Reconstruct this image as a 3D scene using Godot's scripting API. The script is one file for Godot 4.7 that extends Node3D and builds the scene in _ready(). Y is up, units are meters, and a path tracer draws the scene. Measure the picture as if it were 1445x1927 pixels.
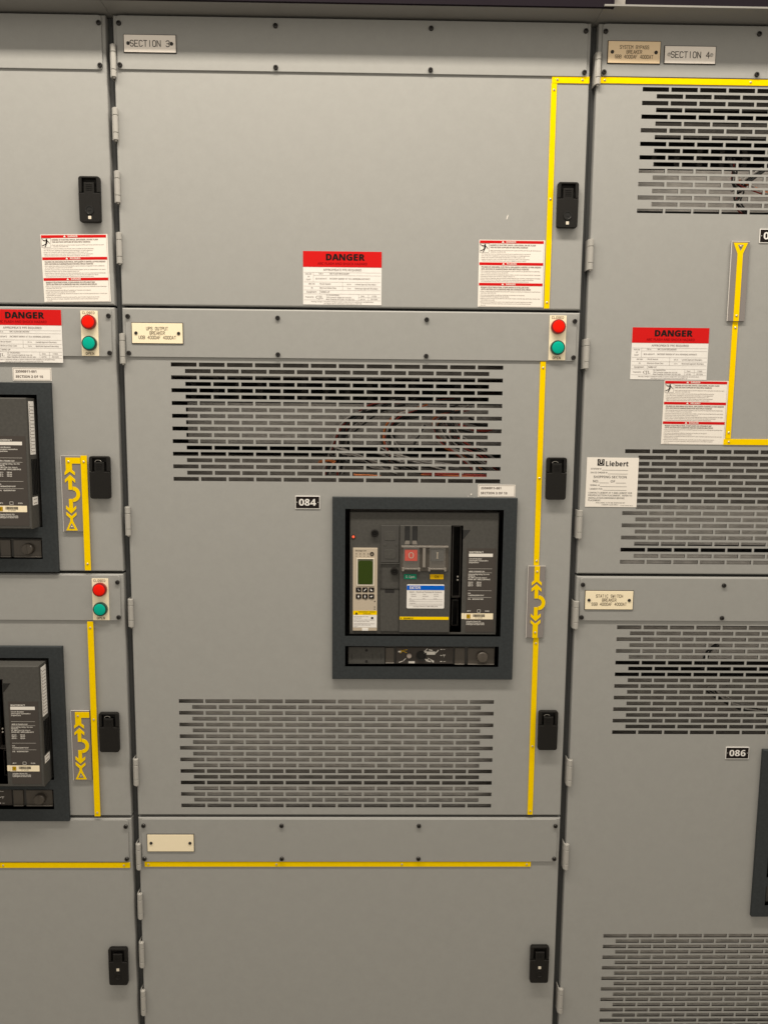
extends Node3D
# Row of grey switchgear cabinets. Metres, y up, door fronts at z = 0.

const PITCH := 0.9144
const MM := 0.001

# ------------------------------------------------------------------ mesh builder
class MB:
	var v := PackedVector3Array()
	var n := PackedVector3Array()

	func tri(a: Vector3, b: Vector3, c: Vector3, na: Vector3, nb: Vector3, nc: Vector3) -> void:
		v.append(a); v.append(c); v.append(b)   # Godot fronts run clockwise
		n.append(na); n.append(nc); n.append(nb)

	func quad(a: Vector3, b: Vector3, c: Vector3, d: Vector3, no: Vector3) -> void:
		tri(a, b, c, no, no, no)
		tri(a, c, d, no, no, no)

	func quadn(a: Vector3, b: Vector3, c: Vector3, d: Vector3, na: Vector3, nb: Vector3, nc: Vector3, nd: Vector3) -> void:
		tri(a, b, c, na, nb, nc)
		tri(a, c, d, na, nc, nd)

	func rect(x0: float, y0: float, x1: float, y1: float, z: float) -> void:
		quad(Vector3(x0, y0, z), Vector3(x1, y0, z), Vector3(x1, y1, z), Vector3(x0, y1, z), Vector3.BACK)

	func box(x0: float, y0: float, z0: float, x1: float, y1: float, z1: float) -> void:
		rect(x0, y0, x1, y1, z1)
		quad(Vector3(x1, y0, z0), Vector3(x0, y0, z0), Vector3(x0, y1, z0), Vector3(x1, y1, z0), Vector3.FORWARD)
		quad(Vector3(x0, y0, z0), Vector3(x0, y0, z1), Vector3(x0, y1, z1), Vector3(x0, y1, z0), Vector3.LEFT)
		quad(Vector3(x1, y0, z1), Vector3(x1, y0, z0), Vector3(x1, y1, z0), Vector3(x1, y1, z1), Vector3.RIGHT)
		quad(Vector3(x0, y1, z1), Vector3(x1, y1, z1), Vector3(x1, y1, z0), Vector3(x0, y1, z0), Vector3.UP)
		quad(Vector3(x0, y0, z0), Vector3(x1, y0, z0), Vector3(x1, y0, z1), Vector3(x0, y0, z1), Vector3.DOWN)

	# counter-clockwise polygon pushed from z0 to z1, front edge rounded off by bev in two steps
	func extrude(p: PackedVector2Array, z0: float, z1: float, bev := 0.0) -> void:
		var k := p.size()
		var en: Array[Vector2] = []
		for i in k:
			var e := p[(i + 1) % k] - p[i]
			en.append(Vector2(e.y, -e.x).normalized())
		var inset := PackedVector2Array()
		var ring := PackedVector2Array()
		var vn: Array[Vector2] = []
		for i in k:
			var a: Vector2 = en[(i + k - 1) % k]
			var b: Vector2 = en[i]
			var m := (a + b).normalized()
			vn.append(m)
			var s := 1.0 / maxf(0.35, m.dot(b))
			inset.append(p[i] - m * bev * s)
			ring.append(p[i] - m * bev * 0.3 * s)
		var ids := Geometry2D.triangulate_polygon(inset)
		for t in range(0, ids.size(), 3):
			var a := inset[ids[t]]
			var b := inset[ids[t + 1]]
			var c := inset[ids[t + 2]]
			if (b - a).cross(c - a) < 0.0:
				var w := b; b = c; c = w
			tri(Vector3(a.x, a.y, z1), Vector3(b.x, b.y, z1), Vector3(c.x, c.y, z1), Vector3.BACK, Vector3.BACK, Vector3.BACK)
		for i in k:
			var j := (i + 1) % k
			var smooth_i: bool = en[(i + k - 1) % k].dot(en[i]) > 0.76
			var smooth_j: bool = en[i].dot(en[j]) > 0.76
			var ni: Vector2 = vn[i] if smooth_i else en[i]
			var nj: Vector2 = vn[j] if smooth_j else en[i]
			var fi := Vector3(ni.x, ni.y, 0)
			var fj := Vector3(nj.x, nj.y, 0)
			var P := func(q: Vector2, z: float): return Vector3(q.x, q.y, z)
			if bev > 0.0:
				var hi := (fi + Vector3.BACK).normalized()
				var hj := (fj + Vector3.BACK).normalized()
				var zm := z1 - bev * 0.3
				quadn(P.call(ring[i], zm), P.call(ring[j], zm), P.call(inset[j], z1), P.call(inset[i], z1), hi, hj, Vector3.BACK, Vector3.BACK)
				quadn(P.call(p[i], z1 - bev), P.call(p[j], z1 - bev), P.call(ring[j], zm), P.call(ring[i], zm), fi, fj, hj, hi)
			quadn(P.call(p[i], z0), P.call(p[j], z0), P.call(p[j], z1 - bev), P.call(p[i], z1 - bev), fi, fj, fj, fi)

	static func rr(x0: float, y0: float, x1: float, y1: float, r: float, seg := 4) -> PackedVector2Array:
		if r <= 0.0:
			return PackedVector2Array([Vector2(x0, y0), Vector2(x1, y0), Vector2(x1, y1), Vector2(x0, y1)])
		var p := PackedVector2Array()
		var cs := [Vector2(x1 - r, y0 + r), Vector2(x1 - r, y1 - r), Vector2(x0 + r, y1 - r), Vector2(x0 + r, y0 + r)]
		for q in 4:
			for i in seg + 1:
				var a := -PI / 2 + q * PI / 2 + i * PI / 2 / seg
				p.append(cs[q] + Vector2(cos(a), sin(a)) * r)
		return p

	func plate(x0: float, y0: float, x1: float, y1: float, z0: float, z1: float, r := 0.0, bev := 0.0) -> void:
		extrude(rr(x0, y0, x1, y1, r), z0, z1, bev)

	# sheet with rectangular holes: front at z1, hole walls back to z1 - t, rolled outer edge, flange back to z0
	func sheet(x0: float, y0: float, x1: float, y1: float, holes: Array, z0: float, z1: float, t: float, bev: float) -> void:
		var fx0 := x0 + bev
		var fx1 := x1 - bev
		var fy0 := y0 + bev
		var fy1 := y1 - bev
		var ys: Array = [fy0, fy1]
		for h: Rect2 in holes:
			ys.append(h.position.y)
			ys.append(h.end.y)
		ys.sort()
		for i in ys.size() - 1:
			var ya: float = ys[i]
			var yb: float = ys[i + 1]
			if yb - ya < 1e-6:
				continue
			var cuts := []
			for h: Rect2 in holes:
				if h.position.y < ya + 1e-6 and h.end.y > yb - 1e-6:
					cuts.append([h.position.x, h.end.x])
			cuts.sort_custom(func(a, b): return a[0] < b[0])
			var x := fx0
			for c in cuts:
				if c[0] - x > 1e-6:
					rect(x, ya, c[0], yb, z1)
				x = c[1]
			if fx1 - x > 1e-6:
				rect(x, ya, fx1, yb, z1)
		var zb := z1 - t
		for h: Rect2 in holes:
			var a := h.position
			var b := h.end
			quad(Vector3(a.x, a.y, zb), Vector3(a.x, a.y, z1), Vector3(a.x, b.y, z1), Vector3(a.x, b.y, zb), Vector3.RIGHT)
			quad(Vector3(b.x, a.y, z1), Vector3(b.x, a.y, zb), Vector3(b.x, b.y, zb), Vector3(b.x, b.y, z1), Vector3.LEFT)
			quad(Vector3(a.x, a.y, z1), Vector3(a.x, a.y, zb), Vector3(b.x, a.y, zb), Vector3(b.x, a.y, z1), Vector3.UP)
			quad(Vector3(a.x, b.y, zb), Vector3(a.x, b.y, z1), Vector3(b.x, b.y, z1), Vector3(b.x, b.y, zb), Vector3.DOWN)
		var o := [Vector2(x0, y0), Vector2(x1, y0), Vector2(x1, y1), Vector2(x0, y1)]
		var steps := 4
		for s in 4:
			var A: Vector2 = o[s]
			var Bq: Vector2 = o[(s + 1) % 4]
			var e := (Bq - A).normalized()
			var nn := Vector2(e.y, -e.x)
			var prev := []
			for k in steps + 1:
				var ang := PI / 2 * k / steps
				var inn := bev * (1.0 - sin(ang))
				var z := z1 - bev * (1.0 - cos(ang))
				var N := Vector3(nn.x * sin(ang), nn.y * sin(ang), cos(ang))
				var pa := A + e * inn - nn * inn
				var pb := Bq - e * inn - nn * inn
				var cur := [Vector3(pa.x, pa.y, z), Vector3(pb.x, pb.y, z), N]
				if k > 0:
					quadn(cur[0], cur[1], prev[1], prev[0], N, N, prev[2], prev[2])
				prev = cur
			var N2 := Vector3(nn.x, nn.y, 0)
			quad(Vector3(A.x, A.y, z0), Vector3(Bq.x, Bq.y, z0), Vector3(Bq.x, Bq.y, z1 - bev), Vector3(A.x, A.y, z1 - bev), N2)

	# profile of (radius, z) turned about an axis; axis z unless along_y
	func lathe(c: Vector3, prof: Array, seg := 20, along_y := false) -> void:
		for i in prof.size() - 1:
			var a: Vector2 = prof[i]
			var b: Vector2 = prof[i + 1]
			var d := b - a
			if d.length() < 1e-7:
				continue
			var rn := Vector2(d.y, -d.x).normalized()
			for k in seg:
				var t0 := TAU * k / seg
				var t1 := TAU * (k + 1) / seg
				var pts := []
				for q in [[a, t0], [a, t1], [b, t1], [b, t0]]:
					var r: float = q[0].x
					var z: float = q[0].y
					pts.append(c + (Vector3(r * sin(q[1]), z, r * cos(q[1])) if along_y else Vector3(r * cos(q[1]), r * sin(q[1]), z)))
				var n0 := Vector3(rn.x * sin(t0), rn.y, rn.x * cos(t0)) if along_y else Vector3(rn.x * cos(t0), rn.x * sin(t0), rn.y)
				var n1 := Vector3(rn.x * sin(t1), rn.y, rn.x * cos(t1)) if along_y else Vector3(rn.x * cos(t1), rn.x * sin(t1), rn.y)
				quadn(pts[0], pts[1], pts[2], pts[3], n0, n1, n1, n0)

	func tube(pts: PackedVector3Array, r: float, seg := 7) -> void:
		var rings := []
		for i in pts.size():
			var d := (pts[mini(i + 1, pts.size() - 1)] - pts[maxi(i - 1, 0)]).normalized()
			var u := d.cross(Vector3.BACK if absf(d.z) < 0.9 else Vector3.UP).normalized()
			var w := d.cross(u)
			var ring := []
			for k in seg:
				var a := TAU * k / seg
				ring.append([pts[i] + (u * cos(a) + w * sin(a)) * r, u * cos(a) + w * sin(a)])
			rings.append(ring)
		for i in rings.size() - 1:
			for k in seg:
				var A = rings[i][k]
				var Bq = rings[i][(k + 1) % seg]
				var Cq = rings[i + 1][(k + 1) % seg]
				var D = rings[i + 1][k]
				quadn(A[0], Bq[0], Cq[0], D[0], A[1], Bq[1], Cq[1], D[1])

	func seg2(a: Vector2, b: Vector2, t: float, z: float) -> void:
		var d := (b - a).normalized() * t * 0.5
		var m := Vector2(-d.y, d.x)
		a -= d
		b += d
		quad(Vector3(a.x - m.x, a.y - m.y, z), Vector3(b.x - m.x, b.y - m.y, z), Vector3(b.x + m.x, b.y + m.y, z), Vector3(a.x + m.x, a.y + m.y, z), Vector3.BACK)

	func mesh() -> ArrayMesh:
		var a := []
		a.resize(Mesh.ARRAY_MAX)
		a[Mesh.ARRAY_VERTEX] = v
		a[Mesh.ARRAY_NORMAL] = n
		var m := ArrayMesh.new()
		m.add_surface_from_arrays(Mesh.PRIMITIVE_TRIANGLES, a)
		return m

# ------------------------------------------------------------------ lettering
const STROKES := {
	"A": "002640,1232", "B": "0006364544330313,0333424130 00", "C": "4536160501103041", "D": "0006264442 2000", "E": "46060040,0333", "F": "460600,0333",
	"H": "0006,4046,0343", "I": "2026", "K": "0006,0246,1440", "L": "060040", "M": "0006234640", "N": "00064046", "O": "163645413010010516", "P": "0006364544330 3",
	"R": "00063645443303,2340", "S": "4536160504133342413010 01", "T": "0646,2026", "U": "060110304146", "W": "0610243046", "Y": "062346,2320",
	"0": "163645413010010516", "2": "0516364544 0040", "3": "05163645443342413010 01,1333", "4": "30360242", "6": "453616050110304142331302", "8": "1333444536160504130201103041 4233",
}
var fonts := {}
var glyph_cache := {}

func font(kind: String) -> Font:
	if not fonts.has(kind):
		var f := SystemFont.new()
		f.font_names = PackedStringArray(["Droid Serif" if kind == "serif" else "Droid Sans Mono" if kind == "mono" else "Droid Sans"])
		f.font_weight = 700 if kind == "bold" else 400
		fonts[kind] = f
	return fonts[kind]

# a line of type: anchor 0 left, 0.5 centre, 1 right; (x, y) is on the baseline; cap = capital height; w > 0 fits the width
func type(b: MB, s: String, x: float, y: float, z: float, cap: float, kind := "sans", anchor := 0.0, w := 0.0) -> void:
	var key := kind + "|" + s
	if not glyph_cache.has(key):
		var t := TextMesh.new()
		t.font = font(kind)
		t.font_size = 48
		t.pixel_size = 1.0 / 48.0
		t.depth = 0.0
		t.curve_step = 3.0 if cap < 0.004 else 1.0
		t.text = s
		t.vertical_alignment = VERTICAL_ALIGNMENT_TOP
		var arr := t.get_mesh_arrays()
		glyph_cache[key] = [arr[Mesh.ARRAY_VERTEX], arr[Mesh.ARRAY_INDEX], t.get_aabb(), t.font.get_ascent(48) / 48.0]
	var g: Array = glyph_cache[key]
	var vs: PackedVector3Array = g[0]
	var box: AABB = g[2]
	var k := cap / 0.714
	var kx := k
	if w > 0.0:
		kx = w / box.size.x
	var ox: float = x - (box.position.x + box.size.x * anchor) * kx
	var oy: float = y + g[3] * k
	var idx: PackedInt32Array = g[1] if g[1] != null else PackedInt32Array(range(vs.size()))
	for i in idx:
		var p := vs[i]
		b.v.append(Vector3(ox + p.x * kx, oy + p.y * k, z))
		b.n.append(Vector3.BACK)

# engraved single-stroke capitals, centred on x
func engrave(b: MB, s: String, cx: float, y: float, z: float, cap: float, t: float, width := 0.66, gap := 0.32) -> void:
	var cw := cap * width
	var adv := cw + cap * gap
	var x := cx - (s.length() * adv - cap * gap) / 2.0
	for ch in s:
		if STROKES.has(ch):
			for line: String in STROKES[ch].replace(" ", "").split(","):
				var pl := PackedVector2Array()
				for i in range(0, line.length() - 1, 2):
					pl.append(Vector2(x + int(line[i]) / 4.0 * cw, y + int(line[i + 1]) / 6.0 * cap))
				if ch in "COSU02368":
					for pass_ in 2:
						var q := PackedVector2Array()
						var closed := pl[0].distance_to(pl[-1]) < 1e-6
						if not closed:
							q.append(pl[0])
						for i in pl.size() - 1:
							q.append(pl[i].lerp(pl[i + 1], 0.25))
							q.append(pl[i].lerp(pl[i + 1], 0.75))
						q.append(q[0] if closed else pl[-1])
						pl = q
				for i in pl.size() - 1:
					b.seg2(pl[i], pl[i + 1], t, z)
		x += adv

# ------------------------------------------------------------------ materials
var M := {}

func mat(c: Color, rough := 0.5, metal := 0.0, spec := 0.5) -> StandardMaterial3D:
	var m := StandardMaterial3D.new()
	m.albedo_color = c.linear_to_srgb()
	m.roughness = rough
	m.metallic = metal
	m.metallic_specular = spec
	return m

func noise_tex(seed_: int, freq: float, lo: float, hi: float, normal := false, strength := 1.0, gain := 0.5, side := 512) -> NoiseTexture2D:
	var f := FastNoiseLite.new()
	f.seed = seed_
	f.noise_type = FastNoiseLite.TYPE_SIMPLEX_SMOOTH
	f.frequency = freq
	f.fractal_octaves = 7 if gain > 0.5 else 4
	f.fractal_gain = gain
	var t := NoiseTexture2D.new()
	t.width = side
	t.height = side
	t.seamless = true
	t.noise = f
	if normal:
		t.as_normal_map = true
		t.bump_strength = strength
	else:
		var g := Gradient.new()
		g.set_color(0, Color(lo, lo, lo))
		g.set_color(1, Color(hi, hi, hi))
		t.color_ramp = g
	return t

func textured(m: StandardMaterial3D, scale: float, lo: float, hi: float, seed_: int, bump := 0.0, freq := 0.02, gain := 0.5, side := 512) -> StandardMaterial3D:
	m.uv1_triplanar = true
	m.uv1_world_triplanar = true
	m.uv1_scale = Vector3.ONE * scale
	m.albedo_texture = noise_tex(seed_, freq, lo, hi, false, 1.0, gain, side)
	if bump > 0.0:
		m.normal_enabled = true
		m.normal_texture = noise_tex(seed_ + 7, 0.12, 0, 1, true, 4.0)
		m.normal_scale = bump
	return m

func make_materials() -> void:
	M.paint = textured(mat(Color(0.355, 0.357, 0.349), 0.48, 0.0, 0.35), 0.83, 0.965, 1.0, 3, 0.008, 0.03, 0.86, 1024)
	M.paint.roughness_texture = noise_tex(91, 0.012, 0.88, 1.0)
	M.cover = textured(mat(Color(0.347, 0.349, 0.341), 0.46, 0.0, 0.35), 0.79, 0.965, 1.0, 11, 0.008, 0.03, 0.86, 1024)
	M.cover.roughness_texture = M.paint.roughness_texture
	M.hinge = mat(Color(0.40, 0.39, 0.37), 0.35)
	M.post = mat(Color(0.055, 0.058, 0.06), 0.6)
	M.inner = mat(Color(0.30, 0.295, 0.285), 0.6)
	M.void = mat(Color(0.012, 0.011, 0.011), 0.8)
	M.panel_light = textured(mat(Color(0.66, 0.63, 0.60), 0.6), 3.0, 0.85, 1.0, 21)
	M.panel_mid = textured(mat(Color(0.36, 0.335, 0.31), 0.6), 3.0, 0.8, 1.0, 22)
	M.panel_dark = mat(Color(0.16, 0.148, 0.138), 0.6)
	M.zinc = mat(Color(0.5, 0.48, 0.45), 0.35, 0.8)
	M.black = textured(mat(Color(0.016, 0.0150, 0.014), 0.5, 0.0, 0.3), 30.0, 0.8, 1.0, 31, 0.15)
	M.handle_plastic = mat(Color(0.040, 0.036, 0.033), 0.35)
	M.black_gloss = mat(Color(0.012, 0.012, 0.012), 0.18)
	M.slate = textured(mat(Color(0.043, 0.050, 0.055), 0.5, 0.0, 0.3), 12.0, 0.85, 1.0, 33, 0.12)
	M.face = textured(mat(Color(0.085, 0.083, 0.078), 0.55, 0.0, 0.3), 12.0, 0.9, 1.0, 35, 0.12)
	M.face_dark = mat(Color(0.072, 0.070, 0.067), 0.5, 0.0, 0.3)
	M.print_dark = mat(Color(0.070, 0.062, 0.057), 0.6, 0.0, 0.2)
	M.purple_black = mat(Color(0.010, 0.0065, 0.011), 0.6, 0.0, 0.2)
	M.screw = mat(Color(0.022, 0.020, 0.019), 0.3, 0.3)
	M.white = textured(mat(Color(0.86, 0.84, 0.82), 0.6, 0.0, 0.2), 6.0, 0.97, 1.0, 41)
	M.sticker = mat(Color(0.85, 0.81, 0.76), 0.6, 0.0, 0.2)
	M.cream = mat(Color(0.95, 0.84, 0.62), 0.5, 0.0, 0.2)
	M.tan = mat(Color(0.94, 0.74, 0.50), 0.5, 0.0, 0.2)
	M.pinkish = mat(Color(0.96, 0.90, 0.84), 0.5, 0.0, 0.2)
	M.red_print = mat(Color(0.62, 0.014, 0.014), 0.7, 0.0, 0.1)
	M.ink = mat(Color(0.018, 0.015, 0.014), 0.8, 0.0, 0.1)
	M.ink_soft = mat(Color(0.13, 0.10, 0.09), 0.8, 0.0, 0.1)
	M.ink_red = mat(Color(0.20, 0.006, 0.008), 0.8, 0.0, 0.1)
	M.ink_brown = mat(Color(0.13, 0.09, 0.06), 0.8, 0.0, 0.1)
	M.white_print = mat(Color(0.80, 0.77, 0.73), 0.6, 0.0, 0.2)
	M.yellow = textured(mat(Color(0.99, 0.675, 0.0005), 0.75, 0.0, 0.06), 8.0, 0.97, 1.0, 51)
	M.rivet = mat(Color(0.62, 0.55, 0.42), 0.3, 0.7)
	M.mimic = mat(Color(0.235, 0.215, 0.21), 0.22)
	M.mimic_edge = mat(Color(0.75, 0.72, 0.68), 0.2)
	M.red_lens = mat(Color(0.92, 0.012, 0.004), 0.35, 0.0, 0.2)
	M.red_rim = mat(Color(0.22, 0.004, 0.004), 0.3)
	M.green_lens = mat(Color(0.001, 0.42, 0.31), 0.35, 0.0, 0.2)
	M.green_rim = mat(Color(0.002, 0.045, 0.035), 0.3)
	M.beige = mat(Color(0.52, 0.45, 0.36), 0.6, 0.0, 0.2)
	M.beige_light = mat(Color(0.72, 0.66, 0.56), 0.6, 0.0, 0.2)
	M.lcd = mat(Color(0.034, 0.058, 0.009), 0.3, 0.0, 0.2)
	M.lcd_shade = mat(Color(0.10, 0.11, 0.06), 0.25)
	M.blue = mat(Color(0.004, 0.12, 0.62), 0.6, 0.0, 0.1)
	M.red_button = mat(Color(0.60, 0.05, 0.025), 0.5, 0.0, 0.2)
	M.green_flag = mat(Color(0.006, 0.22, 0.13), 0.5, 0.0, 0.2)
	M.amber_flag = mat(Color(0.75, 0.46, 0.004), 0.5, 0.0, 0.2)
	M.grey_button = mat(Color(0.33, 0.28, 0.25), 0.4)
	M.brown = mat(Color(0.075, 0.064, 0.053), 0.35)
	M.clear_edge = mat(Color(0.22, 0.20, 0.18), 0.2)
	M.clear = mat(Color(0.8, 0.78, 0.72), 0.08)
	M.clear.albedo_color.a = 0.05
	M.clear.transparency = BaseMaterial3D.TRANSPARENCY_ALPHA
	M.led = mat(Color(0.8, 0.16, 0.08), 0.3)
	M.led.emission_enabled = true
	M.led.emission = Color(1.0, 0.25, 0.12)
	M.led.emission_energy_multiplier = 0.35
	M.cable_orange = mat(Color(0.70, 0.20, 0.05), 0.4)
	M.cable_red = mat(Color(0.40, 0.05, 0.035), 0.4)
	M.cable_black = mat(Color(0.02, 0.02, 0.02), 0.4)
	M.cable_grey = mat(Color(0.48, 0.46, 0.44), 0.4)
	M.lip = mat(Color(0.24, 0.235, 0.225), 0.45)
	M.floor = textured(mat(Color(0.34, 0.32, 0.29), 0.45), 1.2, 0.85, 1.0, 61)
	M.lamp = mat(Color(0.8, 0.8, 0.8), 0.5)
	M.lamp.emission_enabled = true
	M.lamp.emission = Color(1.0, 0.93, 0.82)
	M.lamp.emission_energy_multiplier = 1.0
	M.lamp_housing = mat(Color(0.7, 0.7, 0.7), 0.5)

# ------------------------------------------------------------------ nodes
func put(parent: Node3D, called: String, m, material: Material, at := Vector3.ZERO, label := "") -> MeshInstance3D:
	var o := MeshInstance3D.new()
	o.name = called
	o.mesh = m.mesh() if m is MB else m
	o.material_override = material
	o.position = at
	parent.add_child(o, true)
	if label:
		o.set_meta("label", label)
	return o

func thing(called: String, label: String, category: String, at := Vector3.ZERO, group := "") -> Node3D:
	var o := Node3D.new()
	o.name = called
	var k := 0
	while has_node(NodePath(str(o.name))):
		k += 1
		o.name = "%s_%03d" % [called, k]
	o.position = at
	o.set_meta("label", label)
	o.set_meta("category", category)
	if group:
		o.set_meta("group", group)
	add_child(o)
	return o

var shared := {}

func once(key: String, f: Callable) -> ArrayMesh:
	if not shared.has(key):
		var b := MB.new()
		f.call(b)
		shared[key] = b.mesh()
	return shared[key]

# ------------------------------------------------------------------ small fittings
func screw_mesh() -> ArrayMesh:
	return once("screw", func(b: MB):
		b.lathe(Vector3.ZERO, [Vector2(0.0046, 0.0), Vector2(0.0046, 0.0022), Vector2(0.0038, 0.0034), Vector2(0.0019, 0.0036), Vector2(0.0017, 0.0018), Vector2(0.0, 0.0018)], 14))

func small_screw_mesh() -> ArrayMesh:
	return once("small_screw", func(b: MB):
		b.lathe(Vector3.ZERO, [Vector2(0.0034, 0.0), Vector2(0.0030, 0.0012), Vector2(0.0014, 0.0018), Vector2(0.0, 0.0018)], 12))

func rivet_mesh() -> ArrayMesh:
	return once("rivet", func(b: MB):
		b.lathe(Vector3.ZERO, [Vector2(0.0022, 0.0), Vector2(0.0020, 0.0009), Vector2(0.0012, 0.0015), Vector2(0.0004, 0.0016), Vector2(0.0, 0.0010)], 10))

func cover_plate(cab: Node3D, y0: float, y1: float) -> void:
	var b := MB.new()
	b.plate(-0.4435, y0, 0.4430, y1, 0.0004, 0.0030, 0.006, 0.0010)
	var p := put(cab, "cover_plate", b, M.cover)
	for yy in [y0 + 0.0072, y1 - 0.0145]:
		for i in 4:
			put(p, "screw", screw_mesh(), M.screw, Vector3(0.4385 * (-1.0 + 2.0 * i / 3.0), yy, 0.003))

func hinge(cab: Node3D, y: float) -> void:
	var body := once("hinge", func(b: MB):
		var r := 0.0050
		for s in [[-0.0290, -0.0165], [-0.0158, 0.0150], [0.0157, 0.0290]]:
			b.lathe(Vector3(0, 0, 0.0045), [Vector2(0.0, s[0]), Vector2(r - 0.0006, s[0]), Vector2(r, s[0] + 0.0006), Vector2(r, s[1] - 0.0006), Vector2(r - 0.0006, s[1]), Vector2(0.0, s[1])], 16, true)
		b.box(-0.0062, -0.029, -0.018, -0.0042, 0.0150, 0.0045)
		b.box(-0.0060, 0.0157, -0.018, -0.0042, 0.029, 0.0045))
	var h := put(cab, "hinge", body, M.hinge, Vector3(-0.4500, y, 0))
	put(h, "hinge_pin", once("hinge_pin", func(b: MB):
		b.lathe(Vector3(0, 0, 0.0045), [Vector2(0.0, -0.0318), Vector2(0.0016, -0.0316), Vector2(0.0020, -0.0306), Vector2(0.0020, 0.0300), Vector2(0.0012, 0.0305), Vector2(0.0, 0.0306)], 10, true)), M.zinc)

func handle(cab: Node3D, x: float, y: float, kind: String, label: String) -> void:
	var base := once("handle_base", func(b: MB):
		b.plate(-0.0190, -0.038, 0.0190, 0.0415, 0.0003, 0.0028, 0.004, 0.0004)
		var u := PackedVector2Array()
		u.append(Vector2(-0.0204, 0.0125))
		u.append(Vector2(-0.0143, 0.0125))
		u.append(Vector2(-0.0137, 0.0385))
		u.append(Vector2(0.0137, 0.0385))
		u.append(Vector2(0.0143, 0.0125))
		u.append(Vector2(0.0204, 0.0125))
		for i in 5:
			var a := PI / 2 * i / 4.0
			u.append(Vector2(0.0204 - 0.005 + cos(a) * 0.005, 0.0425 - 0.005 + sin(a) * 0.005))
		for i in 5:
			var a := PI / 2 + PI / 2 * i / 4.0
			u.append(Vector2(-0.0204 + 0.005 + cos(a) * 0.005, 0.0425 - 0.005 + sin(a) * 0.005))
		b.extrude(u, 0.0028, 0.0105, 0.0012))
	var h := put(cab, "door_handle", base, M.black, Vector3(x, y, 0), label)
	put(h, "paddle", once("handle_paddle", func(b: MB):
		var u := PackedVector2Array()
		u.append(Vector2(0.0204, 0.0115))
		u.append(Vector2(0.0098, 0.0115))
		u.append(Vector2(0.0098, 0.0305))
		u.append(Vector2(-0.0098, 0.0305))
		u.append(Vector2(-0.0098, 0.0115))
		u.append(Vector2(-0.0204, 0.0115))
		for i in 5:
			var a := PI + PI / 2 * i / 4.0
			u.append(Vector2(-0.0200 + 0.0045 + cos(a) * 0.0045, -0.0425 + 0.0045 + sin(a) * 0.0045))
		for i in 5:
			var a := PI * 1.5 + PI / 2 * i / 4.0
			u.append(Vector2(0.0200 - 0.0045 + cos(a) * 0.0045, -0.0425 + 0.0045 + sin(a) * 0.0045))
		b.extrude(u, 0.0030, 0.0115, 0.0013)
		for i in 4:
			b.box(-0.006, 0.0165 + i * 0.0033, 0.0114, 0.006, 0.0178 + i * 0.0033, 0.0122)), M.black)
	if kind == "lock":
		put(h, "lock_cylinder", once("lock", func(b: MB):
			b.lathe(Vector3(0, -0.0205, 0.0115), [Vector2(0.0083, 0.0), Vector2(0.0080, 0.0012), Vector2(0.0066, 0.0012), Vector2(0.0060, 0.0003), Vector2(0.0, 0.0003)], 20)
			b.box(-0.0025, -0.0212, 0.0115, 0.0025, -0.0198, 0.0125)), M.black_gloss)
		put(h, "white_mark", once("mark_a", func(b: MB): b.plate(-0.0028, -0.0370, 0.0028, -0.0312, 0.0115, 0.0121, 0.0006, 0.0)), M.beige_light)
	elif kind == "low_lock":
		put(h, "lock_cylinder", once("lock_low", func(b: MB):
			b.lathe(Vector3(0, -0.0215, 0.0115), [Vector2(0.0072, 0.0), Vector2(0.0069, 0.0009), Vector2(0.0058, 0.0009), Vector2(0.0054, 0.0002), Vector2(0.0, 0.0002)], 20)), M.black)
		put(h, "white_mark", once("mark_b", func(b: MB): b.plate(-0.0030, -0.0085, 0.0030, -0.0025, 0.0115, 0.0121, 0.0006, 0.0)), M.beige_light)
	else:
		put(h, "latch_arc", once("latch_arc", func(b: MB):
			var pts := PackedVector3Array()
			for i in 9:
				var a := PI * (0.12 + 0.82 * i / 8.0)
				pts.append(Vector3(-0.003 + cos(a) * 0.0062, 0.0305 + sin(a) * 0.0042, 0.0075))
			b.tube(pts, 0.0008, 6)), M.zinc)

func nameplate(cab: Node3D, x: float, y: float, lines: Array, m: Material, label: String, h := 0.0388, w := 0.0988) -> void:
	var b := MB.new()
	b.plate(-w / 2, -h / 2, w / 2, h / 2, 0.0002, 0.0020, 0.0, 0.0003)
	var edge := MB.new()
	edge.plate(-w / 2 - 0.0011, -h / 2 - 0.0011, w / 2 + 0.0011, h / 2 + 0.0011, 0.0, 0.0010)
	var p := put(cab, "nameplate", b, m, Vector3(x, y, 0.003), label)
	put(p, "plate_backing", edge, M.ink)
	for s in [-1, 1]:
		put(p, "screw", small_screw_mesh(), M.screw if lines.size() != 1 or lines[0] != "SECTION 4" else M.zinc, Vector3(s * (w / 2 - 0.0078), 0.0, 0.002))
	if lines:
		var t := MB.new()
		if lines.size() == 1:
			engrave(t, lines[0], 0.0, -0.0053, 0.0023, 0.0106, 0.0012, 0.57, 0.22)
		else:
			engrave(t, lines[0], 0.0, 0.0058, 0.0023, 0.0060, 0.0007, 0.50, 0.22)
			engrave(t, lines[1], 0.0, -0.0026, 0.0023, 0.0060, 0.0007, 0.50, 0.22)
			engrave(t, lines[2], 0.0, -0.0112, 0.0023, 0.0060, 0.0007, 0.50, 0.22)
		put(p, "lettering", t, M.ink if lines.size() == 1 else M.ink_brown)

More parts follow.
